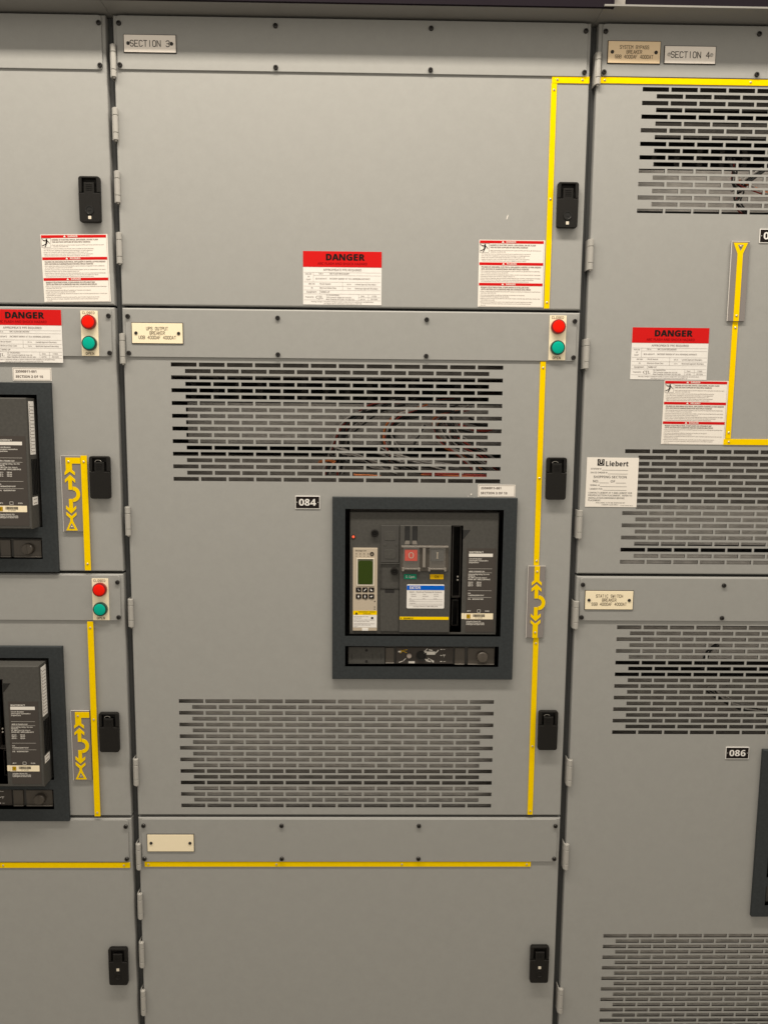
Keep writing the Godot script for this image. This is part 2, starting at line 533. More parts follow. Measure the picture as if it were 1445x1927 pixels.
func number_plate(cab: Node3D, x: float, y: float, s: String) -> void:
	var b := MB.new()
	b.plate(-0.0250, -0.0134, 0.0250, 0.0134, 0.0, 0.0012, 0.0008, 0.0003)
	var p := put(cab, "number_plate", b, M.white, Vector3(x, y, 0.0003), "black number plate %s with a white border" % s)
	var f := MB.new()
	f.plate(-0.0236, -0.0118, 0.0236, 0.0118, 0.0012, 0.0015)
	put(p, "black_field", f, M.ink)
	var t := MB.new()
	type(t, s, 0.0, -0.0066, 0.0018, 0.0133, "bold", 0.5, 0.0345)
	put(p, "lettering", t, M.white)
	for q in [-1, 1]:
		put(p, "screw", once("tiny", func(bb: MB): bb.lathe(Vector3.ZERO, [Vector2(0.0011, 0), Vector2(0.0, 0.0006)], 8)), M.zinc, Vector3(q * 0.0212, 0, 0.0015))

func pilot_lights(cab: Node3D, x: float, y: float) -> void:
	var b := MB.new()
	b.plate(-0.0166, -0.0433, 0.0166, 0.0433, 0.0, 0.0018, 0.0004, 0.0003)
	var p := put(cab, "indicator_plate", b, M.cream, Vector3(x, y, 0.0032))
	var lens := once("lens", func(q: MB):
		var prof := [Vector2(0.0118, 0.008)]
		for i in 7:
			var a := PI / 2 * i / 6.0
			prof.append(Vector2(0.0118 * cos(a), 0.0092 + 0.0016 * sin(a)))
		q.lathe(Vector3.ZERO, prof, 32))
	var rim := once("rim", func(q: MB):
		q.lathe(Vector3.ZERO, [Vector2(0.0143, 0.0018), Vector2(0.0143, 0.0075), Vector2(0.0136, 0.0090), Vector2(0.0118, 0.0094), Vector2(0.0118, 0.0080)], 32))
	for k in 2:
		var at := Vector3(0.0, [0.0213, -0.0193][k], 0.0)
		put(p, ["red_lens", "green_lens"][k], lens, [M.red_lens, M.green_lens][k], at)
		put(p, "lens_rim", rim, [M.red_rim, M.green_rim][k], at)
	var t := MB.new()
	engrave(t, "CLOSED", -0.0008, 0.0372, 0.0021, 0.0044, 0.0006, 0.6, 0.34)
	engrave(t, "OPEN", -0.0006, -0.0410, 0.0021, 0.0046, 0.0007, 0.6, 0.34)
	put(p, "lettering", t, M.ink_brown)

func strip(cab: Node3D, x0: float, y0: float, x1: float, y1: float, spots: Array, zlift := 0.0) -> void:
	var b := MB.new()
	b.plate(x0, y0, x1, y1, 0.0002 + zlift, 0.0017 + zlift, 0.0003, 0.0003)
	var s := put(cab, "yellow_strip", b, M.yellow)
	for q in spots:
		var at := Vector3((x0 + x1) / 2, q, 0.0017 + zlift) if y1 - y0 > x1 - x0 else Vector3(q, (y0 + y1) / 2, 0.0017 + zlift)
		put(s, "rivet", rivet_mesh(), M.rivet, at)

# the drawn symbol of a draw-out breaker on its little plate; top and bottom say how the line goes on
func mimic_plate(cab: Node3D, x: float, y_top: float, w: float, h: float, sx: float, top: String, bottom: String) -> void:
	var b := MB.new()
	b.plate(-w / 2, -h, w / 2, 0, 0.0002, 0.0042, 0.0, 0.0006)
	var p := put(cab, "mimic_plate", b, M.mimic, Vector3(x, y_top, 0))
	var e := MB.new()
	e.plate(-w / 2, -0.0007, w / 2, 0.0003, 0.0030, 0.0046)
	e.plate(-w / 2 - 0.0004, -h, -w / 2 + 0.0004, -0.0007, 0.0030, 0.0045)
	put(p, "plate_edge", e, M.mimic_edge)
	var polys := []
	var P := func(a: Array):
		var q := PackedVector2Array()
		for i in range(0, a.size(), 2):
			q.append(Vector2(sx + a[i] * MM, -a[i + 1] * MM))
		if Geometry2D.is_polygon_clockwise(q):
			q.reverse()
		polys.append(q)
	var s := 0.0
	if top == "strip":
		P.call([-5.4, 0, 5.4, 0, 5.4, 30, 10.2, 34.5, 10.2, 41, 0, 32.6, -10.2, 41, -10.2, 34.5, -5.4, 30])
	elif top == "bend":
		P.call([-7.5, 3.4, 22, 3.4, 22, 15.5, 5.0, 15.5, 5.0, 28.5, 10.2, 33.0, 10.2, 39, 0, 31.5, -10.2, 39, -10.2, 33.0, -7.5, 28.5])
	P.call([0, 38, 10.2, 47.5, 10.2, 54, 3.8, 48.4, 3.8, 68, -3.8, 68, -3.8, 48.4, -10.2, 54, -10.2, 47.5])
	var ring := []
	for i in 13:
		var a := PI / 2 - PI * i / 12.0
		ring.append_array([4.6 + 14.6 * cos(a), 77 - 15.6 * sin(a)])
	for i in 13:
		var a := -PI / 2 + PI * i / 12.0
		ring.append_array([4.6 + 7.0 * cos(a), 77 - 8.2 * sin(a)])
	P.call(ring)
	P.call([0, 116, 10.2, 106.5, 10.2, 100, 3.8, 105.6, 3.8, 86.5, -3.8, 86.5, -3.8, 105.6, -10.2, 100, -10.2, 106.5])
	if bottom == "strip":
		P.call([-5.4, h / MM, 5.4, h / MM, 5.4, 124, 10.2, 119.5, 10.2, 113, 0, 121.4, -10.2, 113, -10.2, 119.5, -5.4, 124])
	else:
		P.call([0, 121.4, 10.2, 113, 10.2, 119, 2.6, 126, 2.6, 131, 11.4, 150.5, -11.4, 150.5, -2.6, 131, -2.6, 126, -10.2, 119, -10.2, 113])
	var m := MB.new()
	for q in polys:
		m.extrude(q, 0.0042, 0.0052, 0.0)
	put(p, "yellow_symbol", m, M.yellow)
	if bottom != "strip":
		var t := MB.new()
		t.extrude(PackedVector2Array([Vector2(sx - 0.006, -0.1468), Vector2(sx + 0.006, -0.1468), Vector2(sx, -0.1355)]), 0.0052, 0.0055)
		put(p, "triangle_gap", t, M.mimic)
	var spots := [Vector2(sx - (0.0014 if top == "bend" else 0.0), -0.0115), Vector2(sx, -h + (0.0115 if bottom == "strip" else 0.0098))]
	for q: Vector2 in spots:
		put(p, "rivet", rivet_mesh(), M.rivet, Vector3(q.x, q.y, 0.0052))

# ------------------------------------------------------------------ printed labels (origin at the middle)
func lines(b: MB, rows: Array, x: float, z: float, cap: float) -> void:
	for r in rows:
		type(b, r[1], x + (r[2] if r.size() > 2 else 0.0) * MM, (63.75 - r[0]) * MM, z, cap, "sans", 0.0, (r[3] * MM if r.size() > 3 else 0.0))

func shock_label(cab: Node3D, x: float, y: float, z: float, turn := 0.0, w := 0.128) -> void:
	var card := once("shock_card", func(b: MB): b.plate(-0.0645, -0.0638, 0.0645, 0.0638, 0.0, 0.0005, 0.0008, 0.0))
	var p := put(cab, "warning_label", card, M.sticker, Vector3(x, y, z), "white shock hazard label in three languages with three red bands")
	p.rotation.z = turn
	put(p, "red_band", once("shock_bands", func(b: MB):
		for q in [[1.2, 6.4], [42.6, 47.8], [81.6, 86.8]]:
			b.rect(-0.0632, (63.75 - q[1]) * MM, 0.0618, (63.75 - q[0]) * MM, 0.0008)), M.red_print)
	put(p, "white_lettering", once("shock_white", func(b: MB):
		for q in [["DANGER", 5.4, -18.0], ["PELIGRO", 46.8, -16.0], ["DANGER", 85.8, -16.5]]:
			var yy: float = (63.75 - q[1]) * MM
			type(b, q[0], (q[2] + 6.5) * MM, yy, 0.0011, 0.0034, "bold")
			var cx: float = q[2] * MM
			b.tri(Vector3(cx - 0.0024, yy, 0.0011), Vector3(cx + 0.0024, yy, 0.0011), Vector3(cx, yy + 0.004, 0.0011), Vector3.BACK, Vector3.BACK, Vector3.BACK)), M.sticker)
	put(p, "pictogram", once("shock_picture", func(b: MB):
		var x0 := -0.0630; var y0 := 0.0400; var x1 := -0.0452; var y1 := 0.0568
		for e in [[x0, y0, x1, y0], [x1, y0, x1, y1], [x1, y1, x0, y1], [x0, y1, x0, y0]]:
			b.seg2(Vector2(e[0], e[1]), Vector2(e[2], e[3]), 0.0004, 0.0008)
		b.lathe(Vector3(-0.0529, 0.0550, 0.0007), [Vector2(0.0011, 0.0), Vector2(0.0, 0.0002)], 10)
		for e in [[-0.0530, 0.0535, -0.0533, 0.0480, 0.0030], [-0.0533, 0.0485, -0.0555, 0.0455, 0.0017], [-0.0555, 0.0455, -0.0612, 0.0430, 0.0013], [-0.0533, 0.0485, -0.0545, 0.0440, 0.0017], [-0.0545, 0.0440, -0.0565, 0.0405, 0.0013], [-0.0528, 0.0528, -0.0500, 0.0505, 0.0012], [-0.0500, 0.0505, -0.0475, 0.0475, 0.0010], [-0.0535, 0.0525, -0.0580, 0.0530, 0.0010], [-0.0620, 0.0556, -0.0590, 0.0535, 0.0007], [-0.0590, 0.0535, -0.0600, 0.0530, 0.0007], [-0.0600, 0.0530, -0.0560, 0.0512, 0.0007]]:
			b.seg2(Vector2(e[0], e[1]), Vector2(e[2], e[3]), e[4], 0.0009)), M.ink)
	put(p, "headline_lettering", once("shock_heads", func(b: MB):
		for q in [[11.2, "HAZARD OF ELECTRIC SHOCK, EXPLOSION, OR ARC FLASH", 21, 89], [15.4, "THIS SECTION SUPPLIED BY MULTIPLE SOURCES", 21, 74], [52.6, "PELIGRO DE DESCARGA ELÉCTRICA, EXPLOSIÓN O DESTELLO POR ARQUEO", 5, 117], [56.6, "ESTA SECCIÓN ES SUMINISTRADA POR MÚLTIPLES FUENTES", 5, 93], [91.4, "RISQUE D'ÉLECTROCUTION, D'EXPLOSION OU D'ÉCLAIR D'ARC", 5, 95], [95.3, "CETTE SECTION EST ALIMENTÉE PAR DES SOURCES MULTIPLES", 5, 98]]:
			type(b, q[1], (-64.0 + q[2]) * MM, (63.75 - q[0]) * MM, 0.0008, 0.0026, "bold", 0.0, q[3] * MM)), M.ink_soft)
	put(p, "body_lettering", once("shock_body", func(b: MB):
		var rows := [
			[20.6, "• Apply appropriate personal protective equipment (PPE) and follow safe electrical work", 20, 101], [23.6, "practices. See NFPA 70E.", 22.5, 30],
			[27.4, "• This equipment must be installed and serviced only by qualified electrical personnel.", 3, 98], [30.8, "• Turn off all power supplying this equipment before working on or inside equipment.", 3, 96],
			[34.0, "• Always use a properly rated voltage sensing device to confirm power is off.", 3, 87], [37.4, "• Replace all devices, doors, and covers before turning on power to this equipment.", 3, 96], [40.6, "Failure to follow these instructions will result in death or serious injury.", 5.5, 87],
			[60.0, "• Utilice equipo de protección personal (EPP) apropiado y siga las prácticas de seguridad eléctrica establecidas", 3, 117], [63.2, "por su Compañía, consulte la norma 70E de NFPA.", 5, 53], [66.8, "• Solamente el personal eléctrico especializado deberá instalar y prestar servicio de mantenimiento a este equipo.", 3, 119],
			[70.0, "• Desenergice el equipo antes de realizar cualquier trabajo en él.", 3, 68], [73.4, "• Siempre utilice un dispositivo detector de tensión nominal adecuado para confirmar la desenergización del equipo.", 3, 119], [76.6, "• Vuelva a colocar todos los dispositivos, las puertas y las cubiertas antes de energizar este equipo.", 3, 105], [79.9, "El incumplimiento de estas instrucciones podrá causar la muerte o lesiones serias.", 5.5, 93],
			[98.9, "• Portez un équipement de protection personnelle (ÉPP) approprié et observez les méthodes de travail électrique", 3, 119], [101.9, "sécuritaire. Voir NFPA 70E.", 5, 30], [105.8, "• Seul un personnel qualifié doit effectuer l'installation et l'entretien de cet appareil.", 3, 88],
			[108.8, "• Coupez l'alimentation de l'appareil avant d'y travailler.", 3, 58], [112.2, "• Utilisez toujours un dispositif de détection de tension à valeur nominale appropriée pour s'assurer que", 3, 119], [115.3, "l'alimentation est coupée.", 5, 28], [118.8, "• Replacez tous les dispositifs, les portes et les couvercles avant de mettre l'appareil sous tension.", 3, 104], [122.2, "Si ces directives ne sont pas respectées, cela entraînera la mort ou des blessures graves.", 5.5, 99]]
		for q in rows:
			type(b, q[1], (-64.0 + q[2]) * MM, (63.75 - q[0]) * MM, 0.0008, 0.0018, "sans", 0.0, q[3] * MM)
		type(b, "80043-459-02", -0.0590, -0.0615, 0.0008, 0.0012)
		b.rect(-0.0625, -0.0630, 0.0622, -0.0627, 0.0007)
		b.rect(0.0621, -0.0630, 0.0624, 0.0570, 0.0007)), M.ink_soft)

func flash_label(cab: Node3D, x: float, y: float, z: float, label: String) -> void:
	var card := once("flash_card", func(b: MB): b.plate(-0.0767, -0.0508, 0.0767, 0.0508, 0.0, 0.0004))
	var p := put(cab, "warning_label", card, M.white, Vector3(x, y, z), label)
	put(p, "red_band", once("flash_band", func(b: MB): b.rect(-0.0766, 0.0208, 0.0766, 0.0508, 0.0007)), M.red_print)
	put(p, "danger_lettering", once("flash_danger", func(b: MB):
		type(b, "DANGER", 0.0058, 0.0340, 0.0010, 0.0114, "bold", 0.5, 0.0745)
		for e in [[-1, 0], [1, 0], [0, 1], [0, -1]]:   # heavier face
			type(b, "DANGER", 0.0058 + e[0] * 0.0005, 0.0340 + e[1] * 0.0003, 0.00101 + 0.00001 * (e[0] * 2 + e[1] + 3), 0.0114, "bold", 0.5, 0.0745)), M.ink)
	put(p, "hazard_lettering", once("flash_hazard", func(b: MB): type(b, "ARC FLASH AND SHOCK HAZARD", 0.0, 0.0252, 0.0010, 0.0046, "sans", 0.5, 0.0960)), M.ink_red)
	put(p, "lettering", once("flash_text", func(b: MB):
		type(b, "APPROPRIATE PPE REQUIRED", 0.0, 0.0138, 0.0007, 0.0040, "sans", 0.5, 0.0746)
		for q in [["FOR USE", -72.0, 6.2, 2.6, 12], ["OF", -67.5, 1.2, 2.6, 4], ["EQUIP", -70.5, -4.2, 2.6, 8.5], ["150 in", -46.5, 6.9, 2.8, 9], ["ARC FLASH BOUNDARY", -25, 6.9, 2.9, 38.5], ["82.6 cal/cm^2", -52, -2.6, 3.0, 21.5], ["INCIDENT ENERGY AT 18 in WORKING DISTANCE", -25, -2.6, 3.0, 79],
			["480 VAC", -66, -12.4, 2.6, 13], ["Shock Hazard", -44, -12.4, 2.8, 21], ["00", -61, -20.2, 2.6, 3.5], ["Minimum Glove Class", -44, -20.2, 2.8, 32], ["42 in", 9, -12.8, 2.6, 8], ["Limited Approach Boundary", 25, -12.8, 2.8, 40.5], ["12 in", 9.5, -20.6, 2.6, 7], ["Restricted Approach Boundary", 25, -20.6, 2.8, 44.5],
			["Equipment:", -69.5, -28, 3.2, 19.5], ["SWBD-UP", -42, -28, 3.2, 17], ["Prepared By:", -72, -37.5, 2.6, 16.5], ["CJL ENGINEERING", -31.5, -33.6, 2.3, 25], ["1550 Coraopolis Heights Rd, Suite 340", -31.5, -37.8, 2.3, 48.5], ["Moon Township, PA 15108 P: 412 262 1220", -31.5, -41.4, 2.3, 55], ["Date:", 36.5, -35, 2.4, 7], ["11/2020", 57, -35, 2.4, 10], ["Job No:", 35, -40.8, 2.4, 10], ["200-10266", 55.5, -40.8, 2.4, 13],
			["Warning: Changes in equipment settings or system configuration will invalidate the calculated values", -61, -46, 2.1, 122], ["and require new arc flash hazard assessment per NFPA 70E", -36, -49.6, 2.0, 74]]:
			type(b, q[0], q[1] * MM, q[2] * MM, 0.0007, q[3] * MM, "sans", 0.0, q[4] * MM)
		type(b, "CJL", -0.0515, -0.0392, 0.0007, 0.0052, "serif", 0.0, 0.0140)
		for e in [[-75, 10.6, 75, 10.6], [-56, 5.0, 75, 5.0], [-75, -7.6, 75, -7.6], [-75, -15.6, 75, -15.6], [-75, -23.0, 75, -23.0], [-75, -30.4, 75, -30.4], [-75, -41.9, 75, -42.4], [-56.5, 10.6, -56.5, -7.6], [0.4, -7.6, 0.4, -23], [-43.8, -23, -43.8, -30.4], [32, -30.4, 32, -42], [51, -30.4, 51, -42], [32, -36.4, 75, -36.6]]:
			b.seg2(Vector2(e[0], e[1]) * MM, Vector2(e[2], e[3]) * MM, 0.0003, 0.0007)), M.ink_soft)

func section_tag(cab: Node3D, x: float, y: float, second: String) -> void:
	var b := MB.new()
	b.plate(-0.0380, -0.0127, 0.0380, 0.0127, 0.0, 0.0005, 0.0005, 0.0)
	var p := put(cab, "section_tag", b, M.sticker, Vector3(x, y, 0.0003))
	var t := MB.new()
	type(t, "23590911-001", -0.0320, 0.0034, 0.0008, 0.0044, "bold", 0.0, 0.0408)
	type(t, second, -0.0320, -0.0066, 0.0008, 0.0044, "bold", 0.0, 0.0535)
	for e in [[-36.4, 11, 36.4, 11], [-36.4, -11, 36.4, -11], [-36.4, 11, -36.4, -11], [36.4, 11, 36.4, -11]]:
		t.seg2(Vector2(e[0], e[1]) * MM, Vector2(e[2], e[3]) * MM, 0.0005, 0.0008)
	put(p, "lettering", t, M.ink_soft)

func shipping_label(cab: Node3D, x: float, y: float) -> void:
	var b := MB.new()
	b.plate(-0.0526, -0.0503, 0.0526, 0.0503, 0.0, 0.0005)
	var p := put(cab, "shipping_label", b, M.sticker, Vector3(x, y, 0.0003), "white shipping section label with a black square logo")
	p.rotation.z = -0.004
	var t := MB.new()
	# logo: black square with a white ring open at the top and a drop in it
	t.rect(-0.0312, 0.0338, -0.0172, 0.0470, 0.0008)
	type(t, "Liebert", -0.0140, 0.0330, 0.0008, 0.0098, "bold", 0.0, 0.0455)
	for q in [["SYSTEM #", -0.0440, 0.0259, 0.0030, 0.0212], ["SALES ORDER #", -0.0444, 0.0183, 0.0030, 0.0340], ["SHIPPING SECTION", -0.0378, 0.0086, 0.0048, 0.0670], ["NO.", -0.0384, -0.0002, 0.0048, 0.0118], ["OF", -0.0028, -0.0002, 0.0048, 0.0090], ["SERIAL #", -0.0440, -0.0074, 0.0030, 0.0190], ["LIEBERT P/N.", -0.0448, -0.0150, 0.0030, 0.0265],
		["CONTACT LIEBERT AT 1-800-LIEBERT FOR", -0.0470, -0.0230, 0.0032, 0.0890], ["PROPER SECTION PLACEMENT.  REFER TO", -0.0470, -0.0282, 0.0032, 0.0890], ["INSTALLATION DRAWINGS BEFORE", -0.0470, -0.0336, 0.0032, 0.0740], ["PLACEMENT.", -0.0470, -0.0384, 0.0032, 0.0260], ["THIS LABEL IS TO BE REMOVED BY", -0.0315, -0.0428, 0.0022, 0.0600], ["LIEBERT L&B ONLY", -0.0190, -0.0468, 0.0022, 0.0340], ["10-782163P001 REV 2", 0.0190, -0.0478, 0.0015, 0.0260]]:
		type(t, q[0], q[1], q[2], 0.0008, q[3], "sans", 0.0, q[4])
	for e in [[-21, 24.8, 31, 24.8], [-9, 17.2, 31, 17.2], [-25, -1.2, -7, -1.2], [8, -1.2, 28, -1.2], [-24, -8.6, 30, -8.6], [-17, -16.0, 30, -16.0]]:
		t.seg2(Vector2(e[0], e[1]) * MM, Vector2(e[2], e[3]) * MM, 0.0005, 0.0008)
	put(p, "lettering", t, M.ink)
	var w := MB.new()
	var c := Vector2(-0.0238, 0.0410)
	for i in 20:
		var a := deg_to_rad(110 + 320.0 * i / 20)
		var a2 := deg_to_rad(110 + 320.0 * (i + 1) / 20)
		w.seg2(c + Vector2(cos(a), sin(a) * 1.05) * 0.0049, c + Vector2(cos(a2), sin(a2) * 1.05) * 0.0049, 0.0011, 0.0011)
	w.extrude(PackedVector2Array([c + Vector2(-0.0011, -0.0012), c + Vector2(0.0011, -0.0012), c + Vector2(0.0007, 0.0056), c + Vector2(-0.0007, 0.0056)]), 0.0008, 0.0011)
	put(p, "logo_mark", w, M.sticker)

# ------------------------------------------------------------------ cabinets
func vent(holes: Array, x0: float, y_top: float, y_bottom: float, count: int, sec: float) -> void:
	for r in count:
		var y := lerpf(y_top, y_bottom, r / (count - 1.0))
		var odd := r % 2 == 1
		for i in 11 if odd else 12:
			var x := x0 + (0.0276 if odd else 0.0) + i * 0.0552
			holes.append(Rect2(x, y - 0.0040, 0.0506, 0.0080))

func door(cab: Node3D, y0: float, y1: float, holes := []) -> void:
	var b := MB.new()
	b.sheet(-0.4505, y0, 0.4495, y1, holes, -0.020, 0.0, 0.0024, 0.0030)
	put(cab, "door", b, M.paint)

func inner(cab: Node3D, x0: float, y0: float, x1: float, y1: float, z: float, m: Material, called := "inner_panel") -> void:
	var b := MB.new()
	b.box(x0, y0, z - 0.002, x1, y1, z)
	put(cab, called, b, m)

func cabinet(x: float, label: String, overhang := 0.046) -> Node3D:
	var cab := thing("switchgear_cabinet", label, "cabinet", Vector3(x, 0, 0), "grey switchgear cabinets standing side by side")
	var f := MB.new()
	f.box(-0.4550, 0.0, -0.90, -0.4530, 2.234, -0.035)
	f.box(0.4530, 0.0, -0.90, 0.4550, 2.234, -0.035)
	f.box(-0.4550, 0.0, -0.92, 0.4550, 2.234, -0.90)
	f.box(-0.4550, 0.0, -0.90, 0.4550, 0.045, -0.024)
	put(cab, "housing", f, M.inner)
	var post := MB.new()
	for s in [-1, 1]:
		post.box(s * 0.4535 - 0.0034, 0.045, -0.035, s * 0.4535 + 0.0034, 2.234, -0.016)
		post.box(s * 0.4400 - 0.0100, 0.045, -0.035, s * 0.4400 + 0.0100, 2.234, -0.024)
	put(cab, "corner_post", post, M.post)
	var lip := MB.new()
	lip.box(-0.4568, 2.2370, -0.92, 0.4568, 2.2400, overhang)
	put(cab, "roof", lip, M.lip)
	return cab

func crossbar(cab: Node3D, y: float) -> void:
	inner(cab, -0.4500, y - 0.008, 0.4500, y + 0.008, -0.024, M.post, "crossbar")

func rear_bars(cab: Node3D, x0: float, x1: float, y0: float, y1: float, z: float, gap: float) -> void:
	var b := MB.new()
	var x := x0
	while x < x1:
		b.box(x, y0, z - 0.004, x + 0.012, y1, z)
		x += gap
	put(cab, "rear_grille", b, M.panel_mid)

func smooth(pts: Array) -> PackedVector3Array:
	var c := Curve3D.new()
	for i in pts.size():
		var d: Vector3 = (pts[mini(i + 1, pts.size() - 1)] - pts[maxi(i - 1, 0)]) / 6.0
		c.add_point(pts[i], -d, d)
	return c.tessellate(3, 6.0)

func cable(cab: Node3D, pts: Array, r: float, m: Material) -> void:
	var b := MB.new()
	b.tube(smooth(pts), r)
	put(cab, "cable", b, m)

func cable_run(cab: Node3D, flat: Array, count: int, spread: float, mats: Array, z: float, rng: RandomNumberGenerator, sec: float) -> void:
	z += 0.09
	for k in count:
		var off := Vector3(rng.randf_range(-1, 1), rng.randf_range(-0.6, 0.6), rng.randf_range(-0.7, 0.7)) * spread
		var pts := []
		for i in range(0, flat.size(), 2):
			var wob := Vector3(rng.randf_range(-1, 1), rng.randf_range(-1, 1), rng.randf_range(-1, 1)) * spread * 0.6
			pts.append(Vector3((flat[i] - 0.04) * 0.947 + 0.04 - sec, (flat[i + 1] - 1.49) * 0.947 + 1.49, z) + off + wob)
		cable(cab, pts, rng.randf_range(0.0014, 0.0028), mats[k % mats.size()])

func build_left() -> void:
	var s := -PITCH
	var cab := cabinet(s, "grey switchgear cabinet on the left with two dark breakers one above the other")
	door(cab, 1.7042, 2.2340)
	door(cab, 1.1735, 1.6992, [Rect2(0.1346 - 0.168, 1.3624 - 0.168, 0.336, 0.338)])
	door(cab, 0.6450, 1.1680, [Rect2(0.1346 - 0.168, 0.8270 - 0.168, 0.336, 0.338)])
	door(cab, 0.05, 0.6395)
	for y in [1.7017, 1.1708, 0.6423]:
		crossbar(cab, y)
	cover_plate(cab, 2.1360, 2.2325)
	cover_plate(cab, 1.6040, 1.6970)
	cover_plate(cab, 1.0712, 1.1660)
	cover_plate(cab, 0.5425, 0.6375)
	handle(cab, 0.4120, 1.8993, "lock", "black lockable door handle on the top door")
	handle(cab, 0.4124, 1.3660, "plain", "")
	handle(cab, 0.4123, 0.8339, "plain", "")
	handle(cab, 0.4138, 0.3041, "low_lock", "")
	shock_label(cab, 0.3775, 1.7724, 0.0003, 0.02)
	flash_label(cab, 0.2703, 1.6421, 0.0036, "red and white arc flash DANGER label overlapping the cover plate")
	pilot_lights(cab, 0.4012, 1.6484)
	pilot_lights(cab, 0.4034, 1.1158)
	section_tag(cab, 0.2837, 1.5684, "SECTION 2 OF 10")
	mimic_plate(cab, 0.3543, 1.4085, 0.0404, 0.1530, -0.0030, "bend", "triangle")
	mimic_plate(cab, 0.3522, 0.8795, 0.0388, 0.1530, -0.0030, "bend", "triangle")
	strip(cab, 0.3743, 1.1765, 0.3866, 1.4093, [1.3970, 1.1900], 0.0046)
	strip(cab, 0.3746, 0.6475, 0.3868, 1.0695, [1.0570, 0.8610, 0.6560], 0.0046)
	strip(cab, -0.4300, 0.5280, 0.4439, 0.5400, [0.1750, 0.4310])

func build_middle() -> void:
	var cab := cabinet(0.0, "grey switchgear cabinet in the middle with SECTION 3 nameplate and breaker 084")
	var holes := []
	vent(holes, -0.3577, 1.5905, 1.3638, 19, 0.0)
	vent(holes, -0.3580, 0.8992, 0.6690, 19, 0.0)
	holes.append(Rect2(0.1484 - 0.168, 1.1405 - 0.168, 0.336, 0.338))
	door(cab, 1.7042, 2.2340)
	door(cab, 0.6470, 1.6990, holes)
	door(cab, 0.05, 0.6415)
	crossbar(cab, 1.7017)
	crossbar(cab, 0.6443)
	cover_plate(cab, 2.1372, 2.2325)
	cover_plate(cab, 1.6042, 1.6965)
	cover_plate(cab, 0.5428, 0.6395)
	for y in [2.1511, 2.0384, 1.9240, 1.8105, 1.6196, 1.2778, 1.0880, 0.7453, 0.5559, 0.4422, 0.3291, 0.2154]:
		hinge(cab, y)
	handle(cab, 0.4146, 1.9007, "lock", "black lockable door handle beside the upper yellow strip")
	handle(cab, 0.4118, 1.3708, "plain", "")
	handle(cab, 0.4136, 0.8406, "plain", "")
	handle(cab, 0.4137, 0.3070, "low_lock", "")
	nameplate(cab, -0.3812, 2.1825, ["SECTION 3"], M.pinkish, "white nameplate engraved SECTION 3", 0.0305, 0.0965)
	nameplate(cab, -0.3815, 1.6501, ["UPS OUTPUT", "BREAKER", "UOB 4000AF 4000AT"], M.cream, "cream nameplate engraved UPS OUTPUT BREAKER")
	nameplate(cab, -0.3819, 0.5864, [], M.cream, "blank cream nameplate", 0.0376, 0.0980)
	number_plate(cab, -0.0889, 1.3182, "084")
	pilot_lights(cab, 0.4051, 1.6493)
	flash_label(cab, -0.0198, 1.7597, 0.0003, "red and white arc flash DANGER label at the foot of the top door")
	shock_label(cab, 0.3107, 1.7720, 0.0003)
	section_tag(cab, 0.2934, 1.3443, "SECTION 3 OF 10")
	strip(cab, 0.3779, 2.1255, 0.4490, 2.1378, [0.3880, 0.4360])
	strip(cab, 0.3772, 1.7062, 0.3876, 2.1251, [2.1130, 1.9130, 1.7180])
	strip(cab, 0.3737, 1.1912, 0.3845, 1.6036, [1.5910, 1.3710, 1.2010])
	strip(cab, 0.3780, 0.6495, 0.3890, 1.0392, [1.0270, 0.8030, 0.6580])
	strip(cab, -0.4393, 0.5306, 0.3888, 0.5423, [-0.4310, -0.1580, 0.1110, 0.3800])
	mimic_plate(cab, 0.3797, 1.1908, 0.0358, 0.1512, 0.0006, "strip", "strip")
	for q in [[0.3000, 1.8790, 0.0022, 0.0105, -0.25], [0.2420, 1.3370, 0.0040, 0.0032, 0.6], [0.2480, 1.3300, 0.0022, 0.0020, 0.2], [0.2360, 1.3330, 0.0020, 0.0014, 1.0]]:
		var ch := MB.new()
		ch.extrude(PackedVector2Array([Vector2(-q[2] * 0.4, -q[3] * 0.5), Vector2(q[2] * 0.3, -q[3] * 0.4), Vector2(q[2] * 0.5, q[3] * 0.2), Vector2(q[2] * 0.1, q[3] * 0.5), Vector2(-q[2] * 0.4, q[3] * 0.1)]), 0.0, 0.0003)
		put(cab, "paint_chip", ch, M.sticker, Vector3(q[0], q[1], 0.0002)).rotation.z = q[4]
	# what the slots show
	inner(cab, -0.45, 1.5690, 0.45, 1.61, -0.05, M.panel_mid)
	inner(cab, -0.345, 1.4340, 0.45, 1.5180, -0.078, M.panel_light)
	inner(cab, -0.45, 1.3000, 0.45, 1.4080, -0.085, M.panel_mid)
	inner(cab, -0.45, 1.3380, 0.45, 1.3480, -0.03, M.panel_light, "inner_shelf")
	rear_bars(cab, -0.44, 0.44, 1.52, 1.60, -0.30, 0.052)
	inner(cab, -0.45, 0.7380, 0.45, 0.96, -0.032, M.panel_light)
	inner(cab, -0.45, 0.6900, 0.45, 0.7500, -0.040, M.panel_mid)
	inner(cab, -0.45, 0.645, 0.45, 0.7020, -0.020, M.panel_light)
	var tag := MB.new()
	tag.rect(0.055, 1.3480, 0.255, 1.3575, -0.0290)
	put(cab, "inner_label", tag, M.red_print)
	var rng := RandomNumberGenerator.new()
	rng.seed = 84
	var o = M.cable_orange; var r = M.cable_red; var k = M.cable_black; var g = M.cable_grey
	cable_run(cab, [-0.062, 1.366, -0.056, 1.394, -0.046, 1.432, -0.029, 1.469, 0.003, 1.496, 0.063, 1.51], 5, 0.006, [r, k, k, g, k], -0.14, rng, 0.0)
